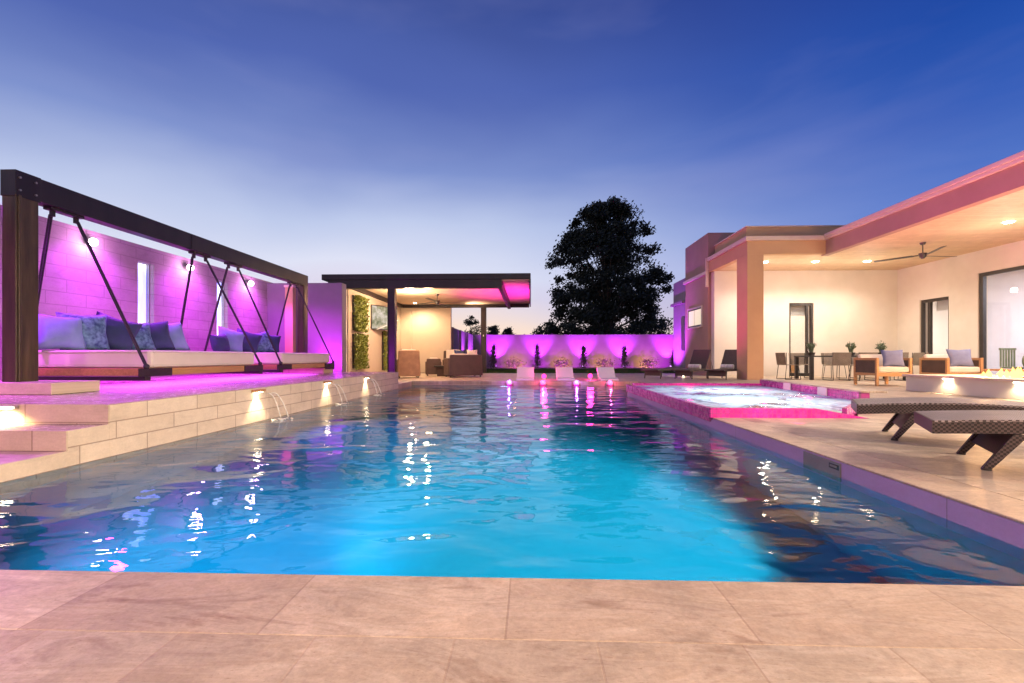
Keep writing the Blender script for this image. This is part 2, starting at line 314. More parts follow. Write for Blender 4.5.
# lawn and planting bed behind
g = MB(); g.box(-13, 16, 20, 27, -.5, -.03); g.build('lawn_soil', 'soil', kind='structure')
g = MB(); g.box(-13, 16, 27, 33.2, -.5, 0.0); g.build('planting_bed', 'soil', kind='structure')
gm = MB()
for i in range(26000):
    x = random.uniform(-4, 9); y = random.uniform(20.8, 27.2)
    if random.random() < .25 and y < 22 + math.sin(x)*.6: continue
    a = random.uniform(0, 6.28); h = random.uniform(.04,.10); s_ = .02
    dx = math.cos(a)*s_; dy = math.sin(a)*s_; lx = random.uniform(-.03,.03)
    gm.bm.faces.new([gm.bm.verts.new(p) for p in ((x-dx,y-dy,-.03),(x+dx,y+dy,-.03),(x+lx,y,h-.03))])
tag(gm.build('grass', 'grass', kind='stuff'), 'strip of dark green lawn between deck and purple lit garden wall', 'grass')

# ------------------------------------------------------------------ spa
spa = empty('pool_spa', (0,0,0), 'raised foaming white spa edged in mosaic tile tinted with magenta LED light beside the pool', 'spa')
poly = [(2.15,5.4),(3.6,5.4),(4.66,6.55),(5.05,9.6),(5.05,10.1),(2.15,10.1)]
sh = MB()
sh.loop([(2.13,5.40,-.0),(3.97,5.40,.0),(3.35,5.40,.115),(2.13,5.40,.115)], (0,.05,0))
sh.build('front_tile_wall', 'pink_lit_tile', spa)
sh = MB(); sh.box(2.13,2.19,5.451,10.1,-.05,.105); sh.build('side_tile_wall', 'pink_lit_tile_y', spa)
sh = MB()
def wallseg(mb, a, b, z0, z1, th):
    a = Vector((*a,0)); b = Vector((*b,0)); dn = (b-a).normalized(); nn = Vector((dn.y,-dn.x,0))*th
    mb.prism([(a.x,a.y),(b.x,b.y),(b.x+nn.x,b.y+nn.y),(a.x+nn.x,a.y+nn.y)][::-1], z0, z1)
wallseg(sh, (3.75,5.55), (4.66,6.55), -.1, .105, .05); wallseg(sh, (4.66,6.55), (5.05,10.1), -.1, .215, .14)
sh.build('far_tile_wall', 'pink_lit_tile_y', spa)
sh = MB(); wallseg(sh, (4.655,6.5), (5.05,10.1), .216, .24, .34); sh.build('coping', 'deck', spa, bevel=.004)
sh = MB(); sh.box(2.27,5.05,10.0,10.14,-.1,.14); sh.build('back_tile_wall', 'pink_lit_tile', spa)
for (y, s_) in ((7.35,.10),(8.6,.10)):
    q = MB(); x = 4.66+(y-6.55)*.11
    q.box(x-.03,x-.012,y,y+s_*2.2,.10,.225); q.build('spillway', 'jet', spa)
fm = MB(); nx, ny = 50, 80; vv = {}
from mathutils import noise
for i in range(nx+1):
    for j in range(ny+1):
        y = 5.45+(10.0-5.45)*j/ny; xr = 4.66+(y-6.55)*.11 if y > 6.55 else 3.75+(y-5.55)*.91
        x = 2.19+(xr-2.19)*i/nx
        e_ = min(i, nx-i, j, ny-j)/6; e_ = min(1, e_)
        vv[i,j] = fm.bm.verts.new((x,y,.092+e_*(.018*noise.noise((x*2.2,y*2.2,0))+.012*noise.noise((x*7,y*7,3)))))
for i in range(nx):
    for j in range(ny): fm.bm.faces.new((vv[i,j],vv[i+1,j],vv[i+1,j+1],vv[i,j+1]))
fm.build('foaming_water', 'foam', spa, smooth=True)
sh = MB(); sh.box(2.27,5.05,5.54,10.0,-.45,-.44); sh.build('basin', 'plaster', spa)

# ------------------------------------------------------------------ left: block wall, pergola, daybeds
t = empty('block_wall', (-7.27,0,0), 'tall textured block wall washed in violet light behind the hanging daybeds', 'wall')
SL = [(8.1,8.46),(10.2,10.57)]
q = MB(); WX = -7.27; z0w = 0.32
ys = [-4, SL[0][0], SL[0][1], SL[1][0], SL[1][1], 12.2]
q.box(-.3,0,-4,SL[0][0],0,2.81).box(-.3,0,SL[0][1],SL[1][0],0,2.81).box(-.3,0,SL[1][1],12.5,0,2.81)
for a,b in SL: q.box(-.3,0,a,b,0,.9).box(-.3,0,a,b,2.5,2.81)
q.build('wall', 'cmu', t)
for a,b in SL:
    q = MB(); q.box(-.22,-.16,a,b,.9,2.5); o = q.build('window_pane', 'opal', t)
    q = MB(); q.box(-.12,-.09,a-.001,a+.015,.9,2.5).box(-.12,-.09,b-.015,b+.001,.9,2.5); q.build('window_frame', 'steel', t)
t = empty('terrace_end_wall', (-6.2,12.35,0), 'smooth purple lit end wall between the pergola and the pavilion', 'wall')
q = MB(); q.box(-1.3,1.02,-.15,.15,0,2.76); q.build('wall', 'violet_wall', t, bevel=.01)
t = empty('wall_pilaster', (-6.58,12.12,.32), 'narrow tan pilaster in front of the purple end wall', 'pillar')
q = MB(); q.box(-.11,.11,-.08,.08,0,2.3); q.build('shaft', 'stucco_tan', t, bevel=.008)
q = MB(); q.box(-.13,.13,-.1,.075,2.3,2.36); q.build('cap', 'trim', t, bevel=.005)

pg = empty('daybed_pergola', (-5.72,8,.32), 'long dark steel goalpost pergola beam that the two daybeds hang from', 'pergola')
BX = -5.72
def inp(o): o.location = o.location; return o
def child(mb, name, mat, par, **kw):
    """mesh written in world coordinates, parented under par at its real place"""
    l = par.location; bmesh.ops.translate(mb.bm, verts=mb.bm.verts, vec=(-l[0],-l[1],-l[2]))
    return mb.build(name, mat, par, **kw)
q = MB(); q.box(BX-.085,BX+.085,4.75,11.22,2.505,2.77); child(q,'beam','dark_steel',pg,bevel=.006)
q = MB(); q.box(BX-.088,BX+.088,4.74,5.0,2.49,2.776); s_ = child(q,'corner_sleeve','dark_steel',pg,bevel=.004)
for yy in (4.78,4.94):
    for zz in (2.56,2.70): q = MB(); q.tube((BX+.088,yy,zz),(BX+.102,yy,zz),.012); child(q,'bolt','steel',pg)
q = MB(); q.box(BX-.092,BX+.092,7.3,7.75,2.51,2.765); child(q,'splice_plate','dark_steel',pg,bevel=.003)
for (a,b_) in ((4.75,4.98),(11.0,11.22)):
    z0 = .446
    q = MB(); q.box(BX-.08,BX+.08,a,b_,z0,2.51)
    q.box(BX+.081,BX+.092,a+.02,a+.05,z0,2.51); child(q,'post','post_steel',pg,bevel=.006)
    q = MB(); q.box(-6.1,-5.05,a-.17,b_+.14,.32,z0); child(q,'stone_base','wall_block_x',pg,bevel=.006)
HG = [(5.34,5.55),(7.6,7.95),(8.48,8.62),(10.68,10.95)]
for hy,_ in HG:
    q = MB(); q.box(BX-.05,BX+.05,hy-.2,hy+.2,2.47,2.505).box(BX-.02,BX+.02,hy-.16,hy-.12,2.40,2.47).box(BX-.02,BX+.02,hy+.12,hy+.16,2.40,2.47)
    child(q,'hanger_bracket','dark_steel',pg,bevel=.003)

def daybed(y0, y1, h0, h1, e0, e1, label):
    XF, XB = -4.9, -6.5
    t = empty('hanging_daybed', ((XF+XB)/2,(y0+y1)/2,.47), label, 'daybed', 'daybeds hanging from the pergola')
    q = MB(); q.box(XB,XF,y0,y1,.575,.81); mt = child(q,'mattress','white_fabric',t,bevel=.045)
    q = MB()
    for zz in (.60,.785):
        q.path([(XF+.003,y0+.04,zz),(XF+.003,y1-.04,zz)],.007).path([(XB+.04,y0-.003,zz),(XF-.04,y0-.003,zz)],.007)
    child(q,'piping','white_fabric',t)
    q = MB(); q.box(XF-.05,XF+.01,y0-.02,y1+.02,.475,.572).box(XB-.01,XB+.05,y0-.02,y1+.02,.475,.572).box(XB+.05,XF-.05,y0-.02,y0+.04,.475,.572).box(XB+.05,XF-.05,y1-.04,y1+.02,.475,.572)
    child(q,'frame','wood',t,bevel=.006)
    q = MB()
    n = 9
    for i in range(n):
        yy = y0+.15+(y1-y0-.3)*i/(n-1); q.box(XB+.05,XF-.05,yy-.05,yy+.05,.50,.53)
    child(q,'slats','wood',t)
    for ey in (e0,e1):
        q = MB(); q.box(XB-.05,XF+.05,ey-.045,ey+.045,.42,.473); child(q,'cross_bar','dark_steel',t,bevel=.004)
        q = MB(); yy0,yy1 = (ey-.1,ey+.42) if ey==e0 else (ey-.42,ey+.1)
        q.box(XF+.011,XF+.025,yy0,yy1,.47,.575); child(q,'corner_plate','dark_steel',t,bevel=.002)
        hy = h0 if ey==e0 else h1
        for sx,so in ((XF+.03,.04),(XB+.05,-.04)):
            q = MB()
            for o_ in (-.014,.014):
                q.path([(BX+so*.5,hy+(-.14 if so<0 else .14)+o_,2.42),(sx,ey+o_,.6)],.011,6)
            q.ball((sx,ey,.6),.035); child(q,'rope','rope',t)
    return t
bd1 = daybed(5.65, 7.85, HG[0][0], HG[1][0], HG[0][1], HG[1][1], 'nearer hanging daybed, wider in view, with a wooden frame and row of blue cushions')
bd2 = daybed(8.72, 10.84, HG[2][0], HG[3][0], HG[2][1], HG[3][1], 'farther hanging daybed at the pavilion end of the pergola')
def pillow(x,y,z,w,h,mat,label,rz,tilt=18,t_=.19,group='cushions on the hanging daybeds'):
    o = cushion(w,h,t_).build('throw_pillow', mat, smooth=True)
    o.rotation_euler = (Matrix.Rotation(R(rz),4,'Z') @ Matrix.Rotation(R(90-tilt),4,'X')).to_euler()
    o.location = (x,y,z); return tag(o,label,'pillow',group)
# face of pillow along -y local after X rotation; rz=90 makes it face +x
pz = .81+.22
PB = [(-6.30,5.83,'blue_light','plain light blue pillow at the near end of the nearer daybed',70,.46),
 (-6.25,6.10,'blue_pattern','teal patterned pillow second from the post on the nearer daybed',62,.50),
 (-6.22,6.52,'blue_dark','navy pillow in the middle of the nearer daybed, beside the teal patterned one',52,.50),
 (-6.22,6.86,'blue_pattern','dark patterned pillow wedged between two navy pillows on the nearer daybed',60,.44),
 (-6.20,7.18,'blue_dark','navy pillow right behind the rope on the nearer daybed',55,.48),
 (-6.20,7.52,'blue_light','slumped light blue pillow at the far end of the nearer daybed',75,.48),
 (-6.25,8.86,'blue_dark','small dark bolster pillow at the near end of the farther daybed',80,.34),
 (-6.30,9.25,'blue_light','large plain light blue pillow on the farther daybed below the narrow window',60,.50),
 (-6.25,9.72,'blue_dark','navy pillow beside the large light blue one on the farther daybed',55,.46),
 (-6.2,10.15,'blue_pattern','dark teal patterned pillow on the farther daybed next to the navy one',55,.46),
 (-6.2,10.5,'blue_dark','last navy pillow at the pavilion end of the farther daybed',60,.44)]
for x,y,mt,lb,rz,s_ in PB:
    s_ += .05
    o = pillow(x,y,.81+s_*.46,s_,s_,mt,lb,rz,0,t_=.25)
    o.rotation_euler = (Matrix.Rotation(R(rz+random.uniform(-14,10)),4,'Z') @ Matrix.Rotation(R(90-random.uniform(10,24)),4,'X') @ Matrix.Rotation(R(random.uniform(-20,20)),4,'Z')).to_euler()
# wall lights
LW = [(7.13,'round wall light nearest the big pergola post'),(9.23,'middle round wall light between the two slot windows'),(11.28,'round wall light farthest along the block wall, by the end wall')]
for y,lb in LW:
    t = empty('wall_light', (WX,y,2.62), lb, 'wall light', 'lights on the block wall')
    q = MB(); q.tube((0,0,0),(.10,0,0),.05,.05,16); q.build('housing','steel',t,bevel=.004)
    q = MB(); q.ball((.12,0,-.02),.062,sub=3); q.build('lens','lamp_white',t,smooth=True)
    light('lens_glow','POINT',(WX+.26,y,2.56),22,(1,.30,1),shadow_soft_size=.05)
for y in (7.13,9.23,11.28,5.0,2.8,.6,-1.6):  # positions nearer the camera are added lamps without fixtures
    ef = 1 if y > 4 else .75
    l = light('wall_wash','SPOT',(WX+.5,y,2.74),200*ef,PUR,spot_size=R(130),spot_blend=.9,shadow_soft_size=.08); aim(l,(-.25,0,-1))
    l = light('terrace_wash','SPOT',(WX+.45,y,2.6),360*ef,(.72,.03,1),spot_size=R(118),spot_blend=.8,shadow_soft_size=.08); aim(l,(.42,0,-1))
l = light('end_wall_wash','SPOT',(-5.4,11.6,.5),190,(.70,.02,1),spot_size=R(120),spot_blend=.9); aim(l,(.1,1,.6))  # added violet spot for the end wall, no fixture
l = light('floor_wash','AREA',(-5.7,8.2,.40),150,(.60,.05,1),shape='RECTANGLE',size=1.2,size_y=5); aim(l,(0,0,-1))  # added violet area light under the daybeds, not a real lamp

# scuppers with lamps and jets on the pool side wall
for i,(y,lb) in enumerate(((5.67,'water spout nearest the steps on the stone pool wall'),(7.65,'middle water spout on the stone pool wall'),(9.5,'water spout farthest from the steps, toward the pavilion'))):
    t = empty('wall_spout',(PX0+.012,y,.30),lb,'water spout','lit water spouts along the stone pool wall')
    q = MB(); q.box(0,.07,-.10,.10,-.028,.006); q.build('hood','wood',t,bevel=.004)
    q = MB(); q.box(.01,.06,-.05,.05,-.036,-.029); q.build('lens','lamp_spout',t)
    for k,(dy,vx) in enumerate(((.26,.55),(.34,.75))):
        q = MB(); pts = []
        for s in range(10):
            tt = s/9*.285; pts.append((vx*tt, dy+.12*tt+k*.01, -.07+.25*tt-4.9*tt*tt*1.0))
        q.path(pts,.008,6); q.build('water_jet','jet',t,smooth=True)
    q = MB()
    for k in range(26):
        a = random.uniform(0,6.28); rr = random.uniform(.0,.13); q.ball((.18+rr*math.cos(a),.32+rr*math.sin(a)*1.4,-.418),random.uniform(.008,.022),(1,1,.5),1)
    q.build('splash','jet',t,smooth=True,kind='stuff')
    l = light('spout_lamp','SPOT',(PX0+.06,y,.25),34,(1,.76,.46),spot_size=R(90),spot_blend=.6,shadow_soft_size=.03); aim(l,(-.22,0,-1))
for (x,z,y) in ((-4.40,.30,3.63),(-6.4,.30,3.63)):
    t = empty('step_light',(x,y,z),'small warm light under the nosing of the upper terrace step' if x>-5 else 'step light hidden farther left under the upper terrace step','step light')
    q = MB(); q.box(-.1,.1,-.018,.015,-.012,.012); q.build('housing','steel',t)
    q = MB(); q.box(-.08,.08,-.03,-.019,-.014,.002); q.build('lens','lamp_spout',t)
    l = light('step_lamp','SPOT',(x,y-.06,z-.03),48,(1,.66,.32),spot_size=R(150),spot_blend=.7,shadow_soft_size=.03); aim(l,(0,.15,-1))

# ------------------------------------------------------------------ pavilion
pv = empty('garden_pavilion',(-3,17,0),'dark flat roofed pavilion with warm tan walls at the far end of the pool','pavilion')
def pc(mb,name,mat,**kw): return child(mb,name,mat,pv,**kw)
q = MB(); q.box(-6.65,0,14.1,20.9,3.17,3.35); pc(q,'roof_slab','dark_steel',bevel=.01)
q = MB(); q.box(-6.5,-1.06,14.33,20.6,3.12,3.169); pc(q,'ceiling_panel',mottled('pav_ceiling',(.55,.42,.30),(.60,.46,.33),2,.6,.1))
q = MB(); q.box(-.90,-.05,14.2,20.6,3.14,3.169); pc(q,'eave_soffit',mottled('eave_paint',(.60,.42,.42),(.64,.46,.46),2,.6,.1))
q = MB(); q.box(-6.45,-.92,14.12,14.32,2.90,3.168); pc(q,'front_beam','dark_steel',bevel=.006)
q = MB(); q.box(-1.05,-.91,14.33,20.6,2.92,3.168); pc(q,'side_beam','dark_steel',bevel=.006)
q = MB(); q.box(-5.95,-.07,20.42,20.60,2.98,3.168); pc(q,'rear_beam','dark_steel',bevel=.006)
q = MB(); q.box(-.05,0.004,14.1,20.9,3.05,3.17); pc(q,'fascia_edge','dark_steel')
q = MB(); q.box(-4.54,-4.30,14.12,14.32,0,2.899); pc(q,'post','dark_steel',bevel=.006)
q = MB(); q.box(-5.99,-5.85,14.33,20.41,2.98,3.118); pc(q,'wall_beam','dark_steel',bevel=.005)
q = MB(); q.box(-2.29,-2.05,20.62,20.82,0,3.165); pc(q,'post','dark_steel',bevel=.006)
q = MB(); q.box(-2.19,-2.15,20.60,20.619,1.66,1.74); pc(q,'junction_box','plastic_white')
q = MB(); q.box(-6.18,-6.0,14.62,20.7,0,3.118); pc(q,'side_wall','pav_wall')
q = MB(); q.box(-6.0,-3.68,20.62,20.84,0,3.168); pc(q,'back_wall','pav_wall')
q = MB(); q.box(-6.22,-6.03,14.52,14.619,0,2.99); pc(q,'wall_end_trim','stucco',bevel=.005)
q = MB(); q.box(-5.6,-5.5,20.56,20.619,0,2.9); pc(q,'wall_return','pav_wall')
for (a,b_,z0,z1) in ((14.95,16.05,1.62,2.80),(14.95,16.05,.33,1.50),(17.95,18.35,.2,1.75)):
    t = empty('moss_panel',(-6.0,(a+b_)/2,(z0+z1)/2),'upper square living plant panel on the pavilion side wall' if z0>1 else ('lower square living plant panel on the pavilion side wall' if a<17 else 'narrow dark plant panel half hidden behind the pavilion post'),'plant panel')
    q = MB(); q.box(-6.0+.002,-5.95,a,b_,z0,z1); child(q,'frame','black',t)
    q = MB()
    for i in range(1500 if a<17 else 600):
        y = random.uniform(a-.02,b_+.04); z = random.uniform(z0-.02,z1+.02); x = -5.94+random.uniform(0,.10)
        s = random.uniform(.03,.06); v = Vector((random.gauss(0,1),random.gauss(0,1),random.gauss(0,1))).normalized(); u = v.orthogonal().normalized()*s; w_ = v.cross(u).normalized()*s*.55
        cc = Vector((x,y,z)); q.bm.faces.new([q.bm.verts.new(p) for p in (cc-u,cc+w_,cc+u,cc-w_)])
    child(q,'foliage','leaf_olive',t)
t = empty('television',(-6.0,17.35,2.20),'wall mounted television showing a bright sports picture, tilted out on its arm','television')
rotm = Matrix.Translation((.30,0,.03)) @ Matrix.Rotation(R(-24),4,'Z')
q = MB(); q.box(-.06,.03,-.72,.72,-.46,.46,rotm); q.build('casing','black',t,bevel=.006)
q = MB(); q.box(.031,.036,-.69,.69,-.43,.43,rotm); q.build('screen','tv',t)
q = MB(); q.box(.0365,.038,-.6,.7,-.30,-.27,rotm @ Matrix.Rotation(R(20),4,'X')); q.build('pitch_line','plastic_white',t)
q = MB(); q.box(.003,.03,-.2,.2,-.25,.25).path([(.02,0,.1),(.16,-.16,.05),(.27,0,.03)],.02); q.build('bracket','black',t)
def fan(loc,label,span,drop,rz,nbl=3):
    t = empty('ceiling_fan',loc,label,'ceiling fan')
    t.rotation_euler.z = R(rz)
    q = MB(); q.tube((0,0,0),(0,0,-.06),.075,.05,16); q.build('canopy','black',t)
    q = MB(); q.tube((0,0,-.06),(0,0,-drop),.014); q.build('downrod','black',t)
    q = MB(); q.tube((0,0,-drop),(0,0,-drop-.12),.10,.07,20).tube((0,0,-drop-.12),(0,0,-drop-.15),.05,.04,16); q.build('motor','black',t,bevel=.005)
    for k in range(nbl):
        a = R(360/nbl*k); q = MB(); mt = Matrix.Rotation(a,4,'Z') @ Matrix.Rotation(R(10),4,'X')
        q.box(.08,.22,-.025,.025,-drop-.075,-drop-.055,mt).box(.20,span,-.06,.06,-drop-.070,-drop-.058,mt); q.build('blade','black',t,bevel=.003)
    return t
fan((-3.57,17.1,3.12),'dark ceiling fan under the pavilion roof',1.15,.24,20)
t = empty('ceiling_light',(-5.1,19.7,3.12),'single round downlight in the pavilion ceiling above the tan back wall','ceiling light')
q = MB(); q.tube((0,0,0),(0,0,-.02),.09,.09,20); q.build('trim','plastic_white',t)
q = MB(); q.tube((0,0,-.021),(0,0,-.03),.07,.07,20); q.build('lens','lamp_warm',t)
l = light('pavilion_down','SPOT',(-5.1,19.7,3.02),330,(1,.70,.42),spot_size=R(150),spot_blend=.8,shadow_soft_size=.06); aim(l,(.1,.2,-1))
l = light('pavilion_front_fill','POINT',(-3.4,14.7,2.6),170,(1,.60,.30),shadow_soft_size=.08)  # added warm point light for the chair fronts, no fixture
light('pavilion_fill','POINT',(-4.4,16.2,2.6),280,(1,.70,.42),shadow_soft_size=.08)  # added warm fill inside the pavilion, no second downlight exists
l = light('post_uplight','SPOT',(-2.6,20.3,2.6),90,(1,.75,.5),spot_size=R(120),spot_blend=.8,shadow_soft_size=.05); aim(l,(.2,-.2,1))
l = light('eave_pink','SPOT',(-.4,16.5,.25),1300,(1,.02,.52),spot_size=R(90),spot_blend=.9,shadow_soft_size=.1); aim(l,(-.15,.12,1))  # added pink spot aimed up at the eave, no fixture
# pavilion seating
def wchair(loc,rz,w,d,hb,ha,mat,label,name='wicker_armchair',cush='white_fabric'):
    t = empty(name,loc,label,'armchair',None,rz)       # faces -y
    q = MB(); q.loop([(-w/2,d/2-.10,.06),(w/2,d/2-.10,.06),(w/2-.04,d/2-.10,hb),(-w/2+.04,d/2-.10,hb)],(0,.10,0)); q.build('backrest',mat,t,bevel=.03)
    for s in (-1,1):
        q = MB(); x = s*(w/2-.06); q.box(x-.06,x+.06,-d/2,d/2-.102,.06,ha); q.build('arm',mat,t,bevel=.03)
    q = MB(); q.box(-w/2+.122,w/2-.122,-d/2+.02,d/2-.102,.10,.30); q.build('base',mat,t,bevel=.01)
    q = MB(); q.box(-w/2+.13,w/2-.13,-d/2+.01,d/2-.13,.302,.44); q.build('seat_cushion',cush,t,bevel=.04)
    q = MB(); q.box(-w/2+.14,w/2-.14,d/2-.26,d/2-.11,.445,hb+.04); q.build('back_cushion',cush,t,bevel=.05)
    for sx in (-1,1):
        for sy in (-1,1): q = MB(); q.box(sx*(w/2-.08)-.02,sx*(w/2-.08)+.02,sy*(d/2-.08)-.02,sy*(d/2-.08)+.02,0,.06); q.build('foot','black',t)
    return t
wchair((-4.28,15.6,0),-160,.78,.75,.95,.62,'wicker_brown','brown wicker armchair with a white cushion, closest to the pavilion front post')
wchair((-3.72,17.1,0),-165,.6,.6,.66,.55,'wicker_dark','low dark wicker side seat between the brown armchair and the tan wall')
wchair((-3.15,18.2,0),10,.85,.75,.98,.62,'wicker_dark','armchair with tall white back cushion facing the pool inside the pavilion')
wchair((-2.45,16.25,0),-155,1.25,.8,.80,.68,'wicker_dark','wide dark wicker loveseat seen from behind beside the pavilion')
def lay_pillow(x,y,z,s,mat,label,rz,tilt,grp=None,t_=.17): 
    return pillow(x,y,z,s,s,mat,label,rz,tilt,t_,grp)
lay_pillow(-2.6,16.45,.78,.42,'blue_dark','navy throw pillow poking above the wicker loveseat back',20,15)
lay_pillow(-2.15,16.55,.79,.42,'white_fabric','beige throw pillow poking above the wicker loveseat back',25,15)
t = empty('fire_table',(-3.2,17.0,0),'low dark coffee table in the middle of the pavilion seats','table')
q = MB(); q.box(-.4,.4,-.4,.4,.34,.40); q.build('table_top','black',t,bevel=.01)
q = MB(); q.box(-.3,.3,-.3,.3,0,.339); q.build('base','wicker_dark',t)

# ------------------------------------------------------------------ white ledge loungers, pink lamps, bubblers
def ledge(x,label):
    t = empty('ledge_lounger',(x,13.95,0),label,'pool lounger','white ledge loungers at the far end of the pool')
    q = MB(); q.loop([(-.27,.30,.08),(-.27,.62,.40),(-.27,.67,.36),(-.27,.38,0.03)],(.54,0,0)); q.build('backrest','plastic_white',t,bevel=.015)
    q = MB(); q.loop([(-.27,-.20,.05),(-.27,0,.09),(-.27,.30,.05),(-.27,.34,0.004),(-.27,-.22,0.004)],(.54,0,0)); q.build('seat','plastic_white',t,bevel=.008)
    return t
for x,lb in ((-.17,'leftmost of the three white loungers at the far pool edge'),(1.08,'middle one of the three white loungers at the far pool edge'),(2.40,'rightmost of the three white loungers at the far pool edge')): ledge(x,lb)
for x,y,lb in ((.42,14.3,'glowing pink globe light between the left and middle white loungers'),(1.92,14.6,'glowing pink globe light between the middle and right white loungers')):
    t = empty('globe_light',(x,y,0),lb,'globe light','pink globe lights by the white loungers')
    q = MB(); q.tube((0,0,0),(0,0,.04),.06,.05,16); q.build('base','plastic_white',t)
    q = MB(); q.ball((0,0,.11),.08); q.build('globe','lamp_pink',t,smooth=True)
    light('globe_glow','POINT',(x,y,.30),22,PINK,shadow_soft_size=.1)
for k,(px,lb) in enumerate(((-.63,'purple lit bubbler leftmost at the far pool edge'),(.36,'pink lit bubbler second from left at the far pool edge'),(1.34,'purple lit bubbler third from left at the far pool edge'),(2.32,'pink lit bubbler rightmost at the far pool edge'))):
    t = empty('pool_bubbler',(px,13.30,WL),lb,'bubbler','lit bubblers along the far pool edge')
    q = MB(); q.tube((0,0,-.05),(0,0,.03),.12,.11,16); q.build('collar','pink_lit_tile',t)
    q = MB(); q.ball((0,0,.06),.10,(1,1,1.1)); q.build('water_dome','jet',t,smooth=True)
    light('bubbler_glow','POINT',(px,13.12,.05),9,PINK if k%2 else (.5,.1,1),shadow_soft_size=.02)
# skimmer on the right coping face
t = empty('pool_skimmer',(PX1,3.4,-.07),'grey skimmer opening with a small vent in the pool side under the right coping','pool skimmer')
q = MB(); q.box(-.008,.001,-.21,.21,-.16,.050); q.build('frame','skimmer',t)
q = MB(); q.box(-.012,-.0085,-.20,-.10,-.0,.035); q.build('vent','black',t)
q = MB(); q.box(-.016,-.0125,-.185,-.115,.012,.026); q.build('flap','skimmer',t)

# ------------------------------------------------------------------ back garden wall + shrubs
bw = empty('garden_wall',(4,31.1,0),'long low back garden wall glowing purple behind the lawn','wall')
q = MB(); q.box(-3.9,14,31,31.2,0,2.2); child(q,'wall','violet_wall',bw)
q = MB(); q.box(-3.95,14,30.96,31.24,2.2,2.26); child(q,'cap','violet_wall',bw)
sw = empty('side_garden_wall',(-4,26,0),'purple lit side garden wall running back behind the pavilion','wall')
q = MB(); q.box(-4.1,-3.9,20.95,30.99,0,2.2); child(q,'wall','violet_wall',sw)
q = MB()
for yy in (22,24.5,27,29.3): q.box(-3.9,-3.80,yy,yy+.22,0,2.19)
child(q,'pier','violet_wall',sw)
def uplight(x,y,col,e,lb,aimd=(0,.42,1),size=88):
    t = empty('garden_uplight',(x,y,0),lb,'garden light','uplights along the garden wall')
    q = MB(); q.tube((0,0,0),(0,0,.10),.03,.05,10); q.build('housing','black',t)
    q = MB(); q.tube((0,0,.101),(0,0,.12),.045,.045,10); q.build('lens','lamp_purple',t)
    l = light('uplight_beam','SPOT',(x,y,.20),e,col,spot_size=R(size),spot_blend=.8,shadow_soft_size=.04); aim(l,aimd)
wl = [(-2.35,'uplight at the far left foot of the back wall, just right of the pavilion post'),(.5,'uplight below the second cypress from the pavilion'),(3.5,'uplight at the middle of the back wall'),(6.2,'uplight second from the house along the back wall'),(9.3,'uplight nearest the house at the back wall')]
for x,lb in wl: uplight(x,30.25,(.62,.035,1),1900,lb,(0,.42,1),76)
uplight(-3.2,25.5,(.62,.08,1),900,'uplight at the nearer end of the side garden wall',(-.42,0,1))
uplight(-3.2,28.6,(.62,.08,1),900,'uplight at the farther end of the side garden wall',(-.42,0,1))
for x in (-1.0,2.0,5,8,11.5):
    l = light('wall_magenta','SPOT',(x,27.8,.2),1000,(.74,.02,1),spot_size=R(60),spot_blend=.5,shadow_soft_size=.1); aim(l,(0,1,.1))  # added purple floods without fixtures, filling between the uplights
for x in (-1.0,2.1,4.9,7.8):  # added amber lamps without fixtures, warming the wall between uplights
    l = light('wall_amber','SPOT',(x,30.2,.08),100,(1,.5,.12),spot_size=R(150),spot_blend=.9,shadow_soft_size=.06); aim(l,(0,.9,.4))
    light('bed_amber','POINT',(x,29.0,.35),9,(1,.6,.25),shadow_soft_size=.1)
def leafcloud(q, c, rad, n, s, squash=(1,1,1)):
    for i in range(n):
        v = Vector((random.gauss(0,1),random.gauss(0,1),random.gauss(0,1)*.9))*.52
        cc = Vector(c)+Vector((v.x*rad*squash[0],v.y*rad*squash[1],v.z*rad*squash[2]))
        nn = Vector((random.gauss(0,1),random.gauss(0,1),random.gauss(0,1))).normalized(); u = nn.orthogonal().normalized()
        ss = s*random.uniform(.6,1.3); a = u*ss; b = nn.cross(u)*ss*.5
        q.bm.faces.new([q.bm.verts.new(p) for p in (cc-a,cc+b,cc+a,cc-b)])
def cypress(x,y,h,lb):
    t = empty('columnar_shrub',(x,y,0),lb,'shrub','columnar shrubs along the back wall')
    q = MB(); q.tube((0,0,0),(0,0,h*.8),.03,.01); q.build('stem','bark',t)
    q = MB()
    for k in range(9):
        z = .2+(h-.25)*k/8; leafcloud(q,(random.uniform(-.04,.04),random.uniform(-.04,.04),z),.20*(1-.65*k/8)+.05,110,.05,(1,1,1.4))
    q.build('foliage','leaf',t)
for x,h,lb in ((-2.45,1.45,'columnar shrub at the far left of the back wall by the pavilion post'),(.45,1.45,'second columnar shrub along the purple back wall'),(3.45,1.35,'columnar shrub in the middle of the back wall'),(6.1,1.35,'bushier columnar shrub second from the house'),(9.35,1.2,'short columnar shrub nearest the house')): cypress(x,29.6,h,lb)
# loose shrubs between
for x,lb in ((-1.1,'low rounded shrub left of the second cypress'),(2.0,'low rounded shrub between second and middle cypress'),(4.8,'low rounded shrub right of the middle cypress'),(7.7,'low rounded shrub before the last cypress')):
    t = empty('round_shrub',(x,29.5,0),lb,'shrub'); q = MB(); leafcloud(q,(0,0,.3),.42,420,.06,(1.2,.8,.8)); q.build('foliage','leaf',t)
    q = MB(); q.tube((0,0,0),(0,0,.3),.03,.015); q.build('stem','bark',t)

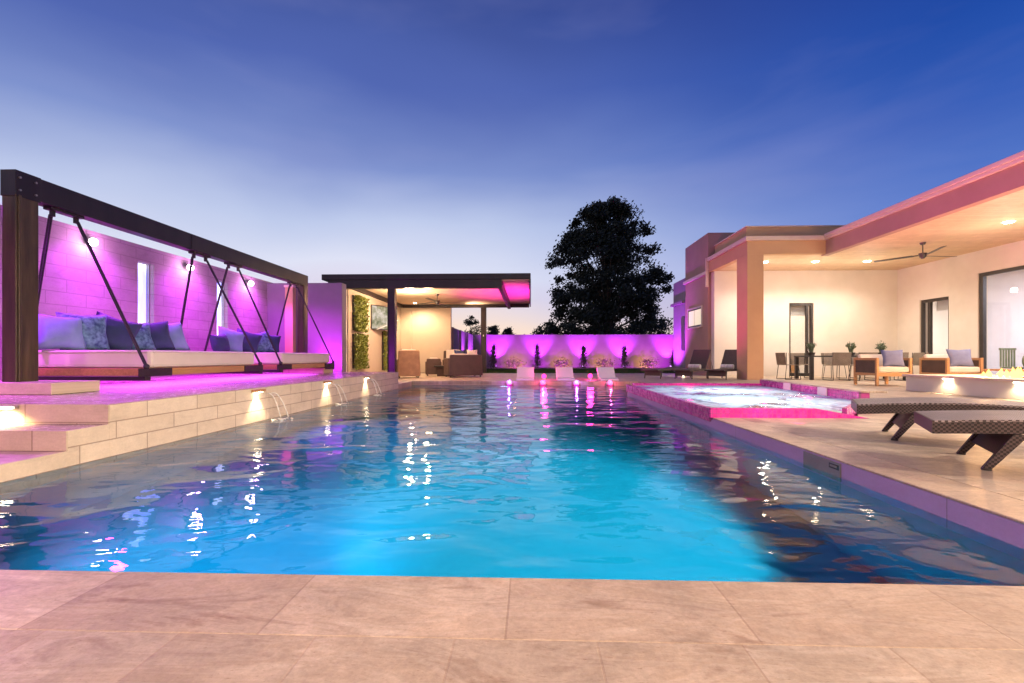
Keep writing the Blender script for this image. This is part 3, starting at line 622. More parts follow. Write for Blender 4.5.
# ------------------------------------------------------------------ trees
def tree(x,y,h,rad,lb,nclump,nleaf,ls,prof,name='shade_tree',seed=1):
    random.seed(seed)
    t = empty(name,(x,y,0),lb,'tree')
    q = MB(); q.tube((0,0,0),(.1,0,h*.35),rad*.055,rad*.04,10).tube((.1,0,h*.35),(-.1,0,h*.8),rad*.04,rad*.012,8)
    cl = []
    for i in range(nclump):
        f = random.random(); z = h*(.06+.92*f); w_ = prof(f)*rad
        a = random.uniform(0,6.28); rr = math.sqrt(random.random())*w_
        cl.append((rr*math.cos(a),rr*math.sin(a)*.8,z,random.uniform(.07,.16)*rad*(1 if rad>4 else 2.4)*(.7 if f>.85 or rr>w_*.75 else 1)))
    for c_ in cl[::4]: q.tube((0,0,max(.3,c_[2]*.55)),c_[:3],rad*.014,rad*.004,5)
    q.build('trunk','bark',t)
    q = MB()
    for c_ in cl: leafcloud(q,c_[:3],c_[3],nleaf,ls,(1.15,1.15,.85))
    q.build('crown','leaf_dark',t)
def prof_big(f):
    import bisect
    P_ = [(0,.97),(.15,.95),(.3,.72),(.42,.80),(.55,.88),(.68,.68),(.82,.62),(.93,.40),(1,.12)]
    for (a,va),(b,vb) in zip(P_,P_[1:]):
        if a<=f<=b: return va+(vb-va)*(f-a)/(b-a)
    return .1
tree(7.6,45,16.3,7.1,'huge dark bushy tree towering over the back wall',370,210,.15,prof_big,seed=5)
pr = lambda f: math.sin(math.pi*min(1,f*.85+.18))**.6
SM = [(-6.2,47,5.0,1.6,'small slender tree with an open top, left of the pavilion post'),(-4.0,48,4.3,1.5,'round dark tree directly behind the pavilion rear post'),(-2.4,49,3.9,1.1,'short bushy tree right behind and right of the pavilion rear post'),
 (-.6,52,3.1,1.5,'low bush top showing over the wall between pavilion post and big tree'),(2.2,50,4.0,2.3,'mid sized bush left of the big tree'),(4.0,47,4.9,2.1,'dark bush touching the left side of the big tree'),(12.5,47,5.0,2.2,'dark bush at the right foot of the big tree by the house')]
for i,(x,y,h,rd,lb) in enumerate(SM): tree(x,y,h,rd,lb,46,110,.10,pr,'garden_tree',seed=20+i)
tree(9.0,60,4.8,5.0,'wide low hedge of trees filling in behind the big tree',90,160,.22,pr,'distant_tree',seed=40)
random.seed(11)

# ------------------------------------------------------------------ house
hs = empty('house',(10,16,0),'cream single storey house with a deep flat overhanging patio roof','house')
def hc(mb,name,mat,par=None,**kw):
    return child(mb,name,mat,hs,**kw) if par is None else (bmesh.ops.translate(mb.bm,verts=mb.bm.verts,vec=(-hs.location[0],-hs.location[1],-hs.location[2])), mb.build(name,mat,par,**kw))[1]
YB, XS, CZ = 17.15, 13.6, 3.95
q = MB(); q.box(6.79,7.30,14.35,15.07,0,3.95); hc(q,'corner_column','stucco_tan',bevel=.008)
# back wall with door opening
D0,D1,DZ = 9.66,10.56,2.74
q = MB(); q.box(6.9,D0,YB,YB+.3,0,CZ).box(D1,XS+.3,YB,YB+.3,0,CZ).box(D0,D1,YB,YB+.3,DZ,CZ); bwall = hc(q,'back_wall','stucco')
S0,S1,SZ = 15.1,16.2,2.70; W0,W1,WZ = 7.2,14.15,3.26
q = MB(); q.box(XS,XS+.3,S1,YB,0,CZ).box(XS,XS+.3,W1,S0,0,CZ).box(XS,XS+.3,S0,S1,SZ,CZ).box(XS,XS+.3,W0,W1,WZ,CZ).box(XS,XS+.3,-8,W0,0,CZ); swall = hc(q,'side_wall','stucco')
q = MB(); q.prism([(7.0,14.56),(9.4,14.56),(9.4,-8),(17,-8),(17,YB+.3),(7.0,YB+.3)],CZ,CZ+.04); hc(q,'patio_ceiling','ceiling')
q = MB(); q.box(6.79,9.2,14.35,14.559,3.951,4.36).box(6.79,6.999,14.56,17.4,3.951,4.36); hc(q,'roof_header','stucco_tan')
q = MB(); q.box(9.2,9.399,-8,14.559,3.92,4.36); hc(q,'patio_fascia','stucco_brown')
q = MB(); q.box(6.72,9.14,14.28,14.6,4.361,4.50).box(6.72,6.9,14.6,17.4,4.361,4.50).box(9.13,9.35,-8,14.6,4.365,4.44).box(9.10,9.4,-8,14.27,4.441,4.54); hc(q,'roof_trim','trim',bevel=.01)
q = MB(); q.prism([(6.8,14.61),(9.3,14.61),(9.3,-8),(17,-8),(17,17.4),(6.8,17.4)],4.362,4.43); hc(q,'roof_deck','stucco_brown')
q = MB(); q.box(7.0,10.2,14.85,17.35,4.44,4.93); hc(q,'parapet','stucco_tan')
q = MB(); q.box(6.97,10.25,14.82,17.36,4.931,4.97); hc(q,'parapet_cap','trim')
q = MB(); q.box(6.79,9.8,17.46,20.0,0,5.48); tower = hc(q,'tower_wall','stucco_brown')
q = MB(); q.box(6.70,6.789,17.46,20.05,3.90,4.02).box(6.68,6.789,17.40,17.459,3.4,4.5); hc(q,'tower_trim','trim',bevel=.006)
q = MB(); q.box(6.77,6.789,18.05,19.55,1.96,2.70); wf = hc(q,'tower_window','black')
q = MB(); q.box(6.755,6.769,18.12,18.80,2.02,2.64).box(6.755,6.769,18.86,19.48,2.02,2.64); hc(q,'pane','lit',wf)
q = MB(); q.box(6.74,6.79,17.98,18.045,1.92,2.76).box(6.74,6.79,19.555,19.62,1.92,2.76).box(6.74,6.79,18.046,19.554,2.705,2.76).box(6.72,6.79,18.046,19.554,1.90,1.955); hc(q,'window_frame','trim',wf)
q = MB(); q.box(6.79,10.6,20.01,21.65,0,4.2); hc(q,'rear_wing_wall','violet_wall')
q = MB(); q.box(6.66,6.789,20.06,21.7,3.1,3.22); hc(q,'rear_wing_trim','violet_wall')
q = MB(); q.box(6.77,6.789,20.1,20.5,1.0,2.5); hc(q,'rear_wing_window','black')
q = MB(); q.box(9.8,10.6,21.66,31,0,3.0); hc(q,'rear_garden_wall','stucco_white')
# doors
dr = None
q = MB(); q.box(D0,D0+.08,YB+.05,YB+.14,0,DZ).box(D1-.08,D1,YB+.05,YB+.14,0,DZ).box(D0+.08,D1-.08,YB+.05,YB+.14,DZ-.10,DZ).box(D0+.08,D1-.08,YB+.05,YB+.14,0,.12).box(D1-.24,D1-.16,YB+.05,YB+.14,.12,DZ-.1)
dr = hc(q,'back_door','black',bevel=.004)
q = MB(); q.box(D0+.08,D1-.24,YB+.08,YB+.09,.12,DZ-.1).box(D1-.16,D1-.08,YB+.08,YB+.09,.12,DZ-.1); hc(q,'door_glass','glass',dr)
q = MB(); q.box(D1-.215,D1-.185,YB-.0,YB+.049,.95,1.2); hc(q,'handle','steel',dr)
q = MB(); q.box(XS+.05,XS+.14,S0,S0+.08,0,SZ).box(XS+.05,XS+.14,S1-.08,S1,0,SZ).box(XS+.05,XS+.14,S0+.08,S1-.08,SZ-.1,SZ).box(XS+.05,XS+.14,S0+.08,S1-.08,0,.12).box(XS+.05,XS+.14,S1-.36,S1-.26,.12,SZ-.1)
dr2 = hc(q,'side_door','black',bevel=.004)
q = MB(); q.box(XS+.08,XS+.09,S0+.08,S1-.36,.12,SZ-.1); hc(q,'door_glass','glass',dr2)
q = MB(); q.box(XS+.04,XS+.15,W1-.12,W1,0,WZ).box(XS+.04,XS+.15,W0,W1-.12,WZ-.10,WZ).box(XS+.04,XS+.15,W0,W1-.12,0,.06).box(XS+.04,XS+.15,W0+2.2,W0+2.28,.06,WZ-.1)
win = hc(q,'sliding_window','black',bevel=.004)
q = MB(); q.box(XS+.08,XS+.09,W0,W1-.12,.06,WZ-.1); hc(q,'glass_pane','glass',win)
# rooms behind
q = MB(); q.box(XS+.3,19.6,6.8,20.6,-.02,.0); hc(q,'room_floor','ceiling')
q = MB(); q.box(19.5,19.7,6.8,20.5,0,3.6).box(XS+.3,19.5,14.45,14.6,0,3.6).box(XS+.3,19.5,6.7,6.9,0,3.6).box(XS+.3,19.5,20.3,20.5,0,3.6).box(9,9.15,YB+.31,20.3,0,3.6).box(9.8,XS+.3,20.3,20.5,0,3.6); hc(q,'room_wall','stucco_white')
q = MB(); q.box(XS+.3,19.5,6.9,20.3,3.5,3.6).box(9.2,XS+.3,YB+.31,20.3,3.5,3.6); hc(q,'room_ceiling','stucco_white')
q = MB()
for k in range(6): q.box(19.2,19.49,8.3,13.2,.9+k*.38,.93+k*.38)
hc(q,'room_shelf','stucco',bevel=.003)
q = MB(); q.box(9.7,10.45,YB+.34,YB+.4,2.3,2.66); hc(q,'door_blind','stucco_white')
q = MB(); q.box(XS+.32,XS+.37,S0+.08,S1-.3,2.3,2.62); hc(q,'door_blind','stucco_white')
q = MB(); q.box(16,17.2,15.5,16.6,0,.9).box(15.9,17.3,15.4,16.7,.9,.95); hc(q,'kitchen_island','wood_y')
q = MB(); q.box(9.9,10.8,18.6,19.1,0,.7); hc(q,'sideboard','wood_y')
light('room_light','AREA',(16.6,11,3.4),620,(.92,.86,1),size=3)
light('room_light_kitchen','AREA',(16.6,17.3,3.4),420,(1,.88,.78),size=2)
light('room_light_hall','AREA',(11.2,18.8,3.4),150,(1,.8,.55),size=1.5)
t = empty('table_lamp',(10.15,18.8,.7),'small white globe table lamp behind the glass of the back door','lamp')
q = MB(); q.tube((0,0,0),(0,0,.12),.06,.03,12); q.build('base','steel',t)
q = MB(); q.ball((0,0,.24),.13); q.build('shade','lamp_warm',t,smooth=True)
for (x,y,lb) in ((15.2,12.95,'hanging pendant lamp nearest the window frame, inside the glass'),(16.2,12.2,'hanging pendant lamp farther inside the bright room')):
    t = empty('pendant_lamp',(x,y,3.5),lb,'pendant lamp')
    q = MB(); q.tube((0,0,0),(0,0,-1.25),.012); q.build('cord','black',t)
    q = MB(); q.tube((0,0,0),(0,0,-.03),.07,.07,14); q.build('canopy','black',t)
    q = MB(); q.tube((0,0,-1.25),(0,0,-1.45),.05,.12,16); q.build('shade','steel',t)
    q = MB(); q.ball((0,0,-1.455),.035); q.build('bulb','lamp_warm',t)
# soffit lights
def downlight(x,y,z,e,lb,vis=True,col=WARM,ang=150,d=(0,0,-1)):
    t = empty('recessed_light',(x,y,z),lb,'ceiling light','recessed lights in the patio ceiling')
    q = MB(); q.tube((0,0,0),(0,0,-.012),.13,.13,24); q.build('trim','plastic_white',t)
    q = MB(); q.tube((0,0,-.0125),(0,0,-.03),.10,.09,24); q.build('lens','lamp_warm',t)
    l = light('downlight_beam','SPOT',(x,y,z-.07),e,col,spot_size=R(ang),spot_blend=.6,shadow_soft_size=.07); aim(l,d)
    light('downlight_glow','POINT',(x,y,z-1.0),e*.16,col,shadow_soft_size=.08)
for x,y,e,lb in ((7.93,15.5,225,'recessed patio light nearest the corner column'),(9.6,15.5,225,'second recessed patio light from the corner column, in the back row'),(11.3,15.5,225,'third recessed patio light from the corner column, above the dining table end'),
    (11.38,11.1,330,'large near recessed patio light in the ceiling, right of the fan'),(11.2,7.0,380,'added recessed patio light beyond the right edge of view'),(11.0,3.0,900,'added recessed patio light far to the right of the camera'),(10.8,-1.0,1100,'added recessed patio light behind the camera on the right')):  # the out-of-view ones are added to brighten the near deck
    downlight(x,y,CZ,e,lb)
for (x,y,e) in ((10.6,5.0,3400),(10.6,1.5,3600),(10.6,-2.5,2300)):
    l = light('added_deck_flood','SPOT',(x,y,CZ-.1),e,(1,.80,.60),spot_size=R(60),spot_blend=.4,shadow_soft_size=.15); aim(l,(-1,.02,-.68))  # added floods without fixtures, brightening the deck and terrace wall
l = light('pink_flood','SPOT',(3.0,14.9,.25),520,(.85,.04,.40),spot_size=R(64),spot_blend=.7,shadow_soft_size=.1); aim(l,(1,.12,.72))  # added pink spot tinting the column side, no lamp stands here
l = light('pink_fascia','SPOT',(5.3,9.0,.3),1150,(.85,.04,.42),spot_size=R(100),spot_blend=.8,shadow_soft_size=.1); aim(l,(.9,.0,1))  # added pink spot reddening the fascia, no fixture
l = light('wing_purple','SPOT',(5.7,21.0,.2),1300,(.6,.05,1),spot_size=R(110),spot_blend=.8,shadow_soft_size=.1); aim(l,(.6,.05,1))  # added purple spot colouring the rear wing, no fixture
fan((11.07,13.08,CZ),'dark three blade ceiling fan under the patio roof',1.1,.30,8)
# made-up wing behind the camera, out of view; its added lamps light the deck
rw = empty('added_rear_wing',(0,-5,0),'added house wing with soffit behind the camera, carrying deck fill lamps','house')
q = MB(); q.box(-7,9,-8,-7.7,0,3.6); child(q,'wall','stucco',rw)
q = MB(); q.box(-7,9,-7.7,-3.4,3.6,3.8); child(q,'soffit','stucco',rw)
for x in (-4,-.5,3,6.5):
    l = light('rear_deck_fill','SPOT',(x,-3.6,3.5),860 if x>-2 else 560,(1,.72,.50),spot_size=R(160),spot_blend=.5,shadow_soft_size=.12); aim(l,(0,.35,-1))

# ------------------------------------------------------------------ dining set
tb = empty('dining_table',(10.3,14.9,0),'long dark patio dining table in front of the cream wall','table')
q = MB(); q.box(-1.5,1.5,-.45,.45,.72,.765); q.build('table_top','black',tb,bevel=.005)
for sx in (-1,1):
    for sy in (-1,1):
        q = MB(); q.box(sx*1.44-.05,sx*1.44+.05,sy*.40-.045,sy*.40+.045,0,.719); q.build('leg','black',tb,bevel=.004)
def make_dchair():
    t = empty('dining_chair',(0,0,0),'', 'chair','woven chairs around the patio dining table')   # faces +y, back at -y
    q = MB(); q.loop([(-.25,-.24,.46),(-.25,.22,.45),(-.25,.22,.47),(-.25,-.22,.48)],(.5,0,0)); q.build('seat',dcm,t,bevel=.004)
    q = MB(); q.loop([(-.27,-.235,.47),(-.27,-.29,.86),(-.27,-.26,.86),(-.27,-.20,.48)],(.54,0,0)); q.build('backrest',dcm,t,bevel=.008)
    for s in (-1,1):
        q = MB(); q.path([(s*.24,-.21,.86),(s*.235,-.20,.46),(s*.25,-.25,.01),(s*.25,.24,.01),(s*.22,.18,.45)],.010); q.build('leg','black',t)
    return t
dcm = woven('grey_olive_weave',(.13,.10,.075),(.28,.23,.17),50)
dc = make_dchair()
DC = [(8.35,14.85,-90,'woven dining chair at the near left head of the table, side on'),(9.42,14.2,0,'woven dining chair with its back to the pool, nearer the table left end'),(10.2,14.2,0,'woven dining chair with its back to the pool, right of its twin'),
 (9.25,15.7,180,'woven dining chair seen under the table against the door'),(10.35,15.7,180,'woven dining chair across the middle of the table, against the wall'),(11.3,15.7,180,'woven dining chair across the table at its right end'),(12.15,14.75,90,'woven dining chair at the right head of the table beside the lounge chairs'),(11.1,14.2,0,'woven dining chair behind the wooden lounge chair')]
for i,(x,y,rz,lb) in enumerate(DC):
    if i==0: dc.location=(x,y,0); dc.rotation_euler.z=R(rz); dc['label']=lb
    else: dup(dc,(x,y,0),rz,lb)
for x,lb in ((9.0,'potted succulent at the left end of the dining table'),(10.25,'potted succulent in the middle of the dining table'),(11.2,'potted succulent at the right end of the dining table')):
    t = empty('potted_succulent',(x,14.75,.765),lb,'potted plant','potted succulents on the dining table')
    q = MB(); q.tube((0,0,0),(0,0,.10),.09,.12,14); q.build('pot','pot',t)
    q = MB()
    for k in range(16):
        a = k*2.4; ln = random.uniform(.2,.36); tp = Vector((math.cos(a)*.10,math.sin(a)*.10,.1+ln)); q.tube((math.cos(a)*.03,math.sin(a)*.03,.09),tp,.022,.004,5)
        leafcloud(q,(tp.x*.8,tp.y*.8,tp.z*.8),.05,14,.03)
    q.build('leaves','succulent',t)

# ------------------------------------------------------------------ wooden lounge chairs
def make_lounge():
    t = empty('lounge_chair',(0,0,0),'','armchair','wooden lounge chairs on the patio')   # faces -y; w .82 d .8
    w,d = .86,.8
    for s in (-1,1):
        x = s*(w/2-.03)
        q = MB(); q.box(x-.03,x+.03,-d/2,-d/2+.06,0,.70).box(x-.03,x+.03,d/2-.06,d/2,0,.70).box(x-.03,x+.03,-d/2+.06,d/2-.06,.64,.70).box(x-.03,x+.03,-d/2+.06,d/2-.06,.26,.32); a = q.build('arm_frame','wood_y',t,bevel=.006)
        q = MB(); q.box(x-.018,x+.018,-d/2+.06,d/2-.06,.32,.64); q.build('woven_panel','wicker_dark',a)
    q = MB(); q.box(-w/2+.06,w/2-.06,-d/2,-d/2+.05,.24,.33).box(-w/2+.06,w/2-.06,d/2-.05,d/2,.24,.33).box(-w/2+.06,w/2-.06,-d/2+.05,d/2-.05,.27,.30); q.build('seat_frame','wood_y',t,bevel=.005)
    q = MB()
    for z in (.40,.50,.60,.68): q.box(-w/2+.06,w/2-.06,d/2-.05,d/2-.02,z,z+.05)
    q.build('back_slats','wood_y',t,bevel=.004)
    q = MB(); q.box(-w/2+.065,w/2-.065,-d/2+.0,d/2-.055,.332,.48); q.build('seat_cushion','white_fabric',t,bevel=.04)
    q = MB(); q.loop([(-w/2+.07,.14,.482),(-w/2+.07,.30,.80),(-w/2+.07,.38,.78),(-w/2+.07,.34,.482)],(w-.14,0,0)); q.build('back_cushion','white_fabric',t,bevel=.04)
    return t
lc = make_lounge(); lc.location=(8.97,11.8,0); lc['label']='wooden lounge chair standing clear of the fire pit, nearest the dining table'
dup(lc,(10.62,11.75,0),0,'wooden lounge chair behind the fire pit, right of its twin')
o = lay_pillow(9.10,11.62,.69,.46,'grey_blue','blue grey pillow on the lounge chair nearest the dining table',-20,22)
o = lay_pillow(10.72,11.6,.70,.48,'grey_blue','blue grey pillow on the lounge chair behind the fire pit',-22,24)
# fire pit
fp = empty('fire_pit',(9.0,8,0),'long low stone fire pit with lights under its cap, right of the spa','fire pit')
q = MB(); q.box(8.15,9.9,5.2,10.05,0,.30); child(q,'base','stucco',fp,bevel=.006)
q = MB(); q.box(8.10,8.62,5.15,10.10,.301,.345).box(9.4,9.95,5.15,10.10,.301,.345).box(8.62,9.4,9.5,10.1,.301,.345).box(8.62,9.4,5.15,6,.301,.345); child(q,'cap','trim',fp,bevel=.006)
q = MB(); q.box(8.62,9.4,6,9.5,.302,.318); child(q,'fire_glass','fire_glass',fp)
random.seed(3)
q = MB()
for k in range(34):
    y = random.uniform(6.4,9.4); x = random.uniform(8.75,9.25); h = random.uniform(.10,.24)
    q = MB(); q.tube((x,y,.318),(x+random.uniform(-.02,.02),y+random.uniform(-.03,.03),.318+h*.5),.02,.04,6).tube((x,y,.318+h*.45),(x+random.uniform(-.03,.03),y,.318+h),.04,.003,6); child(q,'flame','flame',fp,smooth=True)
for y in (6.6,7.9,9.2): light('fire_glow','POINT',(9.0,y,.55),150,(1,.5,.18),shadow_soft_size=.1)
for y in (9.05,7.75,6.4):
    q = MB(); q.box(8.115,8.149,y-.09,y+.09,.285,.299); child(q,'cap_light','lamp_warm',fp)
    l = light('cap_lamp','SPOT',(8.09,y,.27),16,(1,.72,.42),spot_size=R(140),spot_blend=.7,shadow_soft_size=.03); aim(l,(.25,0,-1))
# green chairs and agave behind the fire pit
def slat_chair(loc,rz,lb):
    t = empty('slatted_chair',loc,lb,'chair',None,rz)
    gm_ = 'succulent'
    q = MB(); q.box(-.25,.25,-.25,.22,.43,.47); q.build('seat',gm_,t,bevel=.01)
    q = MB()
    for k in range(6): x=-.21+k*.084; q.box(x-.016,x+.016,.22,.25,.47,.90)
    q.box(-.25,.25,.215,.255,.90,.95); q.build('backrest',gm_,t,bevel=.006)
    for sx in (-1,1):
        for sy in (-1,1):
            q = MB(); q.tube((sx*.22,sy*.21,.44),(sx*.25,sy*.25,0),.02,.015); q.build('leg',gm_,t)
slat_chair((12.3,11.75,0),10,'green slat back chair in front of the big glass window')
t = empty('round_back_chair',(12.15,11.0,0),'dark round backed woven chair beside the agave','chair',None,-15)
q = MB(); q.tube((0,.22,.62),(0,.28,.62),.30,.30,28); q.build('backrest','succulent',t,bevel=.02)
q = MB(); q.tube((0,.0,.38),(0,.0,.46),.28,.28,28); q.build('seat','wicker_dark',t,bevel=.02)
q = MB()
for a in range(4): q.tube((.2*math.cos(a*1.57+.78),.2*math.sin(a*1.57+.78),.38),(.26*math.cos(a*1.57+.78),.26*math.sin(a*1.57+.78),0),.018)
q.build('legs','black',t)
t = empty('potted_agave',(11.9,10.3,0),'spiky agave in a pot at the right edge of the patio','potted plant')
q = MB(); q.tube((0,0,0),(0,0,.45),.17,.22,18); q.build('pot','pot',t)
q = MB()
for k in range(34):
    a = k*2.399; el = .35+.9*((k*7)%10)/10; ln = random.uniform(.3,.45)
    b0 = Vector((0,0,.44)); mid = b0+Vector((math.cos(a)*math.cos(el)*ln*.6,math.sin(a)*math.cos(el)*ln*.6,math.sin(el)*ln*.6)); tip = b0+Vector((math.cos(a)*math.cos(el*.85)*ln,math.sin(a)*math.cos(el*.85)*ln,math.sin(el*.9)*ln))
    q.tube(b0,mid,.018,.022,5).tube(mid,tip,.022,.002,5)
q.build('leaves','succulent',t)
t = empty('side_table',(11.0,10.75,0),'low wooden side table between lounge chair and window','table')
q = MB(); q.box(-.28,.28,-.28,.28,.40,.44); q.build('table_top','wood_y',t,bevel=.005)
for sx in (-1,1):
    for sy in (-1,1): q = MB(); q.box(sx*.24-.02,sx*.24+.02,sy*.24-.02,sy*.24+.02,0,.399); q.build('leg','wood_y',t)

# ------------------------------------------------------------------ wicker chaises, near right
def chaise(loc,rz,label):
    t = empty('wicker_chaise',loc,label,'sun lounger','wicker loungers beside the pool',rz)     # foot end at origin, long axis +x
    L_,W_ = 1.95,.62; n = 22
    def zt(u): return .285+.05*math.sin(math.pi*min(1,u*1.2+.02))
    q = MB(); tp=[];bt=[]
    for i in range(n+1):
        u=i/n; x=u*L_; zz = zt(u)
        tp.append([q.bm.verts.new((x,s*W_/2,zz+.012)) for s in (-1,1)]); bt.append([q.bm.verts.new((x,s*W_/2,zz-.0)) for s in (-1,1)])
    for i in range(n):
        q.bm.faces.new((tp[i][0],tp[i+1][0],tp[i+1][1],tp[i][1])); q.bm.faces.new((bt[i][1],bt[i+1][1],bt[i+1][0],bt[i][0]))
        for s in (0,1): q.bm.faces.new((bt[i][s],bt[i+1][s],tp[i+1][s],tp[i][s]))
    q.bm.faces.new((tp[0][0],tp[0][1],bt[0][1],bt[0][0])); q.bm.faces.new((tp[n][0],tp[n][1],bt[n][1],bt[n][0]))
    q.build('woven_seat','wicker_light',t,smooth=False)
    for s in (-1,1):
        q = MB(); 
        for i in range(n):
            u=i/n; u2=(i+1)/n; y0=s*W_/2-(.03 if s>0 else 0)+.0; 
            a=[(u*L_,y0,zt(u)-.075),(u2*L_,y0,zt(u2)-.075),(u2*L_,y0,zt(u2)-.001),(u*L_,y0,zt(u)-.001)]
            q.loop(a,(0,.03,0))
        bmesh.ops.remove_doubles(q.bm,verts=q.bm.verts,dist=.0005); q.build('side_rail','wicker',t)
    q = MB(); q.box(-.012,.012,-W_/2+.002,W_/2-.002,zt(0)-.075,zt(0)+.011); q.build('end_rail','wicker',t)
    for x0,dx in ((.40,-.15),(L_-.35,.13)):
        for s in (-1,1):
            q = MB(); y = s*(W_/2-.03)
            q.loop([(x0-.035,y-.02,.24),(x0+.035,y-.02,.24),(x0+dx+.022,y-.02,0.012),(x0+dx-.022,y-.02,0.012)],(0,.04,0)); lg = q.build('leg','wicker',t,bevel=.005)
            q = MB(); q.tube((x0+dx,y,0),(x0+dx,y,.013),.026,.026,10); q.build('foot_cap','black',lg)
        q = MB(); f = .62; q.loop([(x0-.008,-W_/2+.05,.24),(x0-.008,W_/2-.05,.24),(x0-.008+dx*f,W_/2-.05,.24-.228*f),(x0-.008+dx*f,-W_/2+.05,.24-.228*f)],(.016,0,0)); q.build('leg_panel','wicker',t)
    return t
w1 = chaise((2.83,3.33,0),-31,'nearer grey wicker lounger, cut off by the right edge above the pool')
w2 = dup(w1,(3.07,4.36,0),-31,'grey wicker lounger right behind the nearer one, beside the spa')

# ------------------------------------------------------------------ far sling loungers with towels
def sling(loc,rz,label,up=True):
    t = empty('sling_lounger',loc,label,'sun lounger','dark sling loungers near the house column',rz)  # foot at origin, axis +y
    W_=.60
    q = MB(); q.loop([(-W_/2,0,.27),(-W_/2,0,.31),(-W_/2,1.15,.33),(-W_/2,1.15,.28)],(W_,0,0)); q.build('seat','sling',t,bevel=.008)
    ze = (.98,.45) if up else (.36,.72)
    q = MB(); q.loop([(-W_/2,1.12,.29),(-W_/2,1.12+ze[1],ze[0]),(-W_/2,1.16+ze[1],ze[0]-.02),(-W_/2,1.18,.28)],(W_,0,0)); q.build('backrest','sling',t,bevel=.008)
    for s in (-1,1):
        for y in (.25,1.35):
            q = MB(); q.tube((s*.28,y,.29),(s*.29,y-.05,0),.022,.018); q.build('leg','black',t)
        q = MB(); q.tube((s*.30,0,.28),(s*.30,1.85,.28),.022); q.build('side_rail','black',t)
    q = MB(); q.box(-.27,.27,.20,.222,.10,.28); q.build('leg_panel','sling',t)
    if up: q = MB(); q.path([(-.28,1.5,.85),(-.28,1.8,.28),(.28,1.8,.28),(.28,1.5,.85)],.012); q.build('back_support','steel',t)
    return t
s1 = sling((5.85,14.55,0),-45,'dark sling lounger with raised back, closest to the house column')
s2 = dup(s1,(4.85,14.75,0),-45,'dark sling lounger with raised back, left of the one by the column')
s3 = sling((3.9,14.95,0),-45,'dark sling lounger lying flat, farthest from the house column',False)
for (lx,ly,lb) in ((6.53,15.18,'rolled striped towel on the raised lounger closest to the column'),(5.53,15.38,'rolled striped towel on the raised lounger to the left')):
    q = MB(); q.tube((-.2,0,0),(.2,0,0),.075,.075,18).tube((-.2,.0,.0),(-.21,0,0),.05,.05,18); o = q.build('rolled_towel','towel',smooth=False); o.location=(lx,ly,.40); o.rotation_euler.z=R(-45); tag(o,lb,'towel','rolled towels on the sling loungers')
t = empty('candle_lantern',(5.6,16.7,0),'small warm glowing lantern on the ground between the sling loungers','lantern')
q = MB(); q.box(-.07,.07,-.07,.07,0,.02).box(-.07,.07,-.07,.07,.26,.28)
for sx in (-1,1):
    for sy in (-1,1): q.box(sx*.065-.006,sx*.065+.006,sy*.065-.006,sy*.065+.006,.02,.26)
q.build('frame','black',t)
q = MB(); q.tube((0,0,.02),(0,0,.14),.03,.03,12); q.build('candle','lamp_warm',t)

# ------------------------------------------------------------------ light from spa / pool
for (x,y,e) in ((3.2,6.6,40),(3.6,8.6,40)): light('spa_lamp','POINT',(x,y,-.25),e*1.7,(.92,.95,1),shadow_soft_size=.3)
for (x,y,e) in ((4.35,7.2,2.5),(4.5,8.8,2.5),(3.4,9.75,2.5)): light('spa_led','POINT',(x,y,.12 if y<6 else .17),e,PINK,shadow_soft_size=.05)
l = light('spa_front_fill','SPOT',(2.9,4.9,.04),5,PINK,spot_size=R(120),spot_blend=.8,shadow_soft_size=.02); aim(l,(0,1,.08))  # added pink spot on the deck to light the front tiles
def under(x,y,z,e,dirn,col=CY,size=150):
    l = light('pool_lamp','SPOT',(x,y,z),e,col,spot_size=R(size),spot_blend=1,shadow_soft_size=.12); aim(l,dirn)
under(.75,1.62,-.35,5600,(-.30,1,-1.0),(.07,.82,1),78)
under(-1.9,1.62,-.4,620,(-.12,1,-.8),(.02,.55,1),84)
under(-3.35,6.5,-.55,150,(1,-.1,-.8),(.05,.40,1),110)
under(-3.35,10.5,-.55,40,(1,.1,-.5),(.14,.40,1),120)
under(-.8,13.2,-.4,700,(0,-1,-1.2),(.25,.7,1),110)
for (x,y,z,a,lb) in ((.9,PY0+.0,-.55,0,'round pool lamp under water in the near wall'),(-.8,PY1,-.5,180,'round pool lamp under water in the far wall')):
    t = empty('pool_light',(x,y,z),lb,'pool light',None,a)
    q = MB(); q.tube((0,-.01,0),(0,.03,0),.13,.13,24); q.build('bezel','steel',t)
    q = MB(); q.tube((0,.031,0),(0,.045,0),.10,.09,24); q.build('lens',emit('pool_lens',(.4,.85,1),6),t)

# ------------------------------------------------------------------ world
w = bpy.data.worlds.new('World'); sc.world = w; w.use_nodes = True; nt = w.node_tree; bg = nt.nodes['Background']
tc = N(nt,'ShaderNodeTexCoord'); sp = N(nt,'ShaderNodeSeparateXYZ'); L(nt,tc.outputs['Generated'],sp.inputs[0])
def ramp(stops):
    r = N(nt,'ShaderNodeValToRGB'); e = r.color_ramp.elements
    e[0].position,e[0].color = stops[0][0],rgb(stops[0][1]); e[1].position,e[1].color = stops[-1][0],rgb(stops[-1][1])
    for p_,c_ in stops[1:-1]: x = e.new(p_); x.color = rgb(c_)
    return r
def s2l(r_,g_,b_): return tuple(((v/255)/12.92 if v<=10 else (((v/255)+.055)/1.055)**2.4) for v in (r_,g_,b_))
left = ramp([(0,s2l(253,222,180)),(.075,s2l(248,224,208)),(.125,s2l(220,214,234)),(.17,s2l(220,223,243)),(.27,s2l(188,200,233)),(.38,s2l(124,144,204)),(.5,s2l(78,100,176)),(.62,s2l(58,78,150)),(1,s2l(36,50,110))])
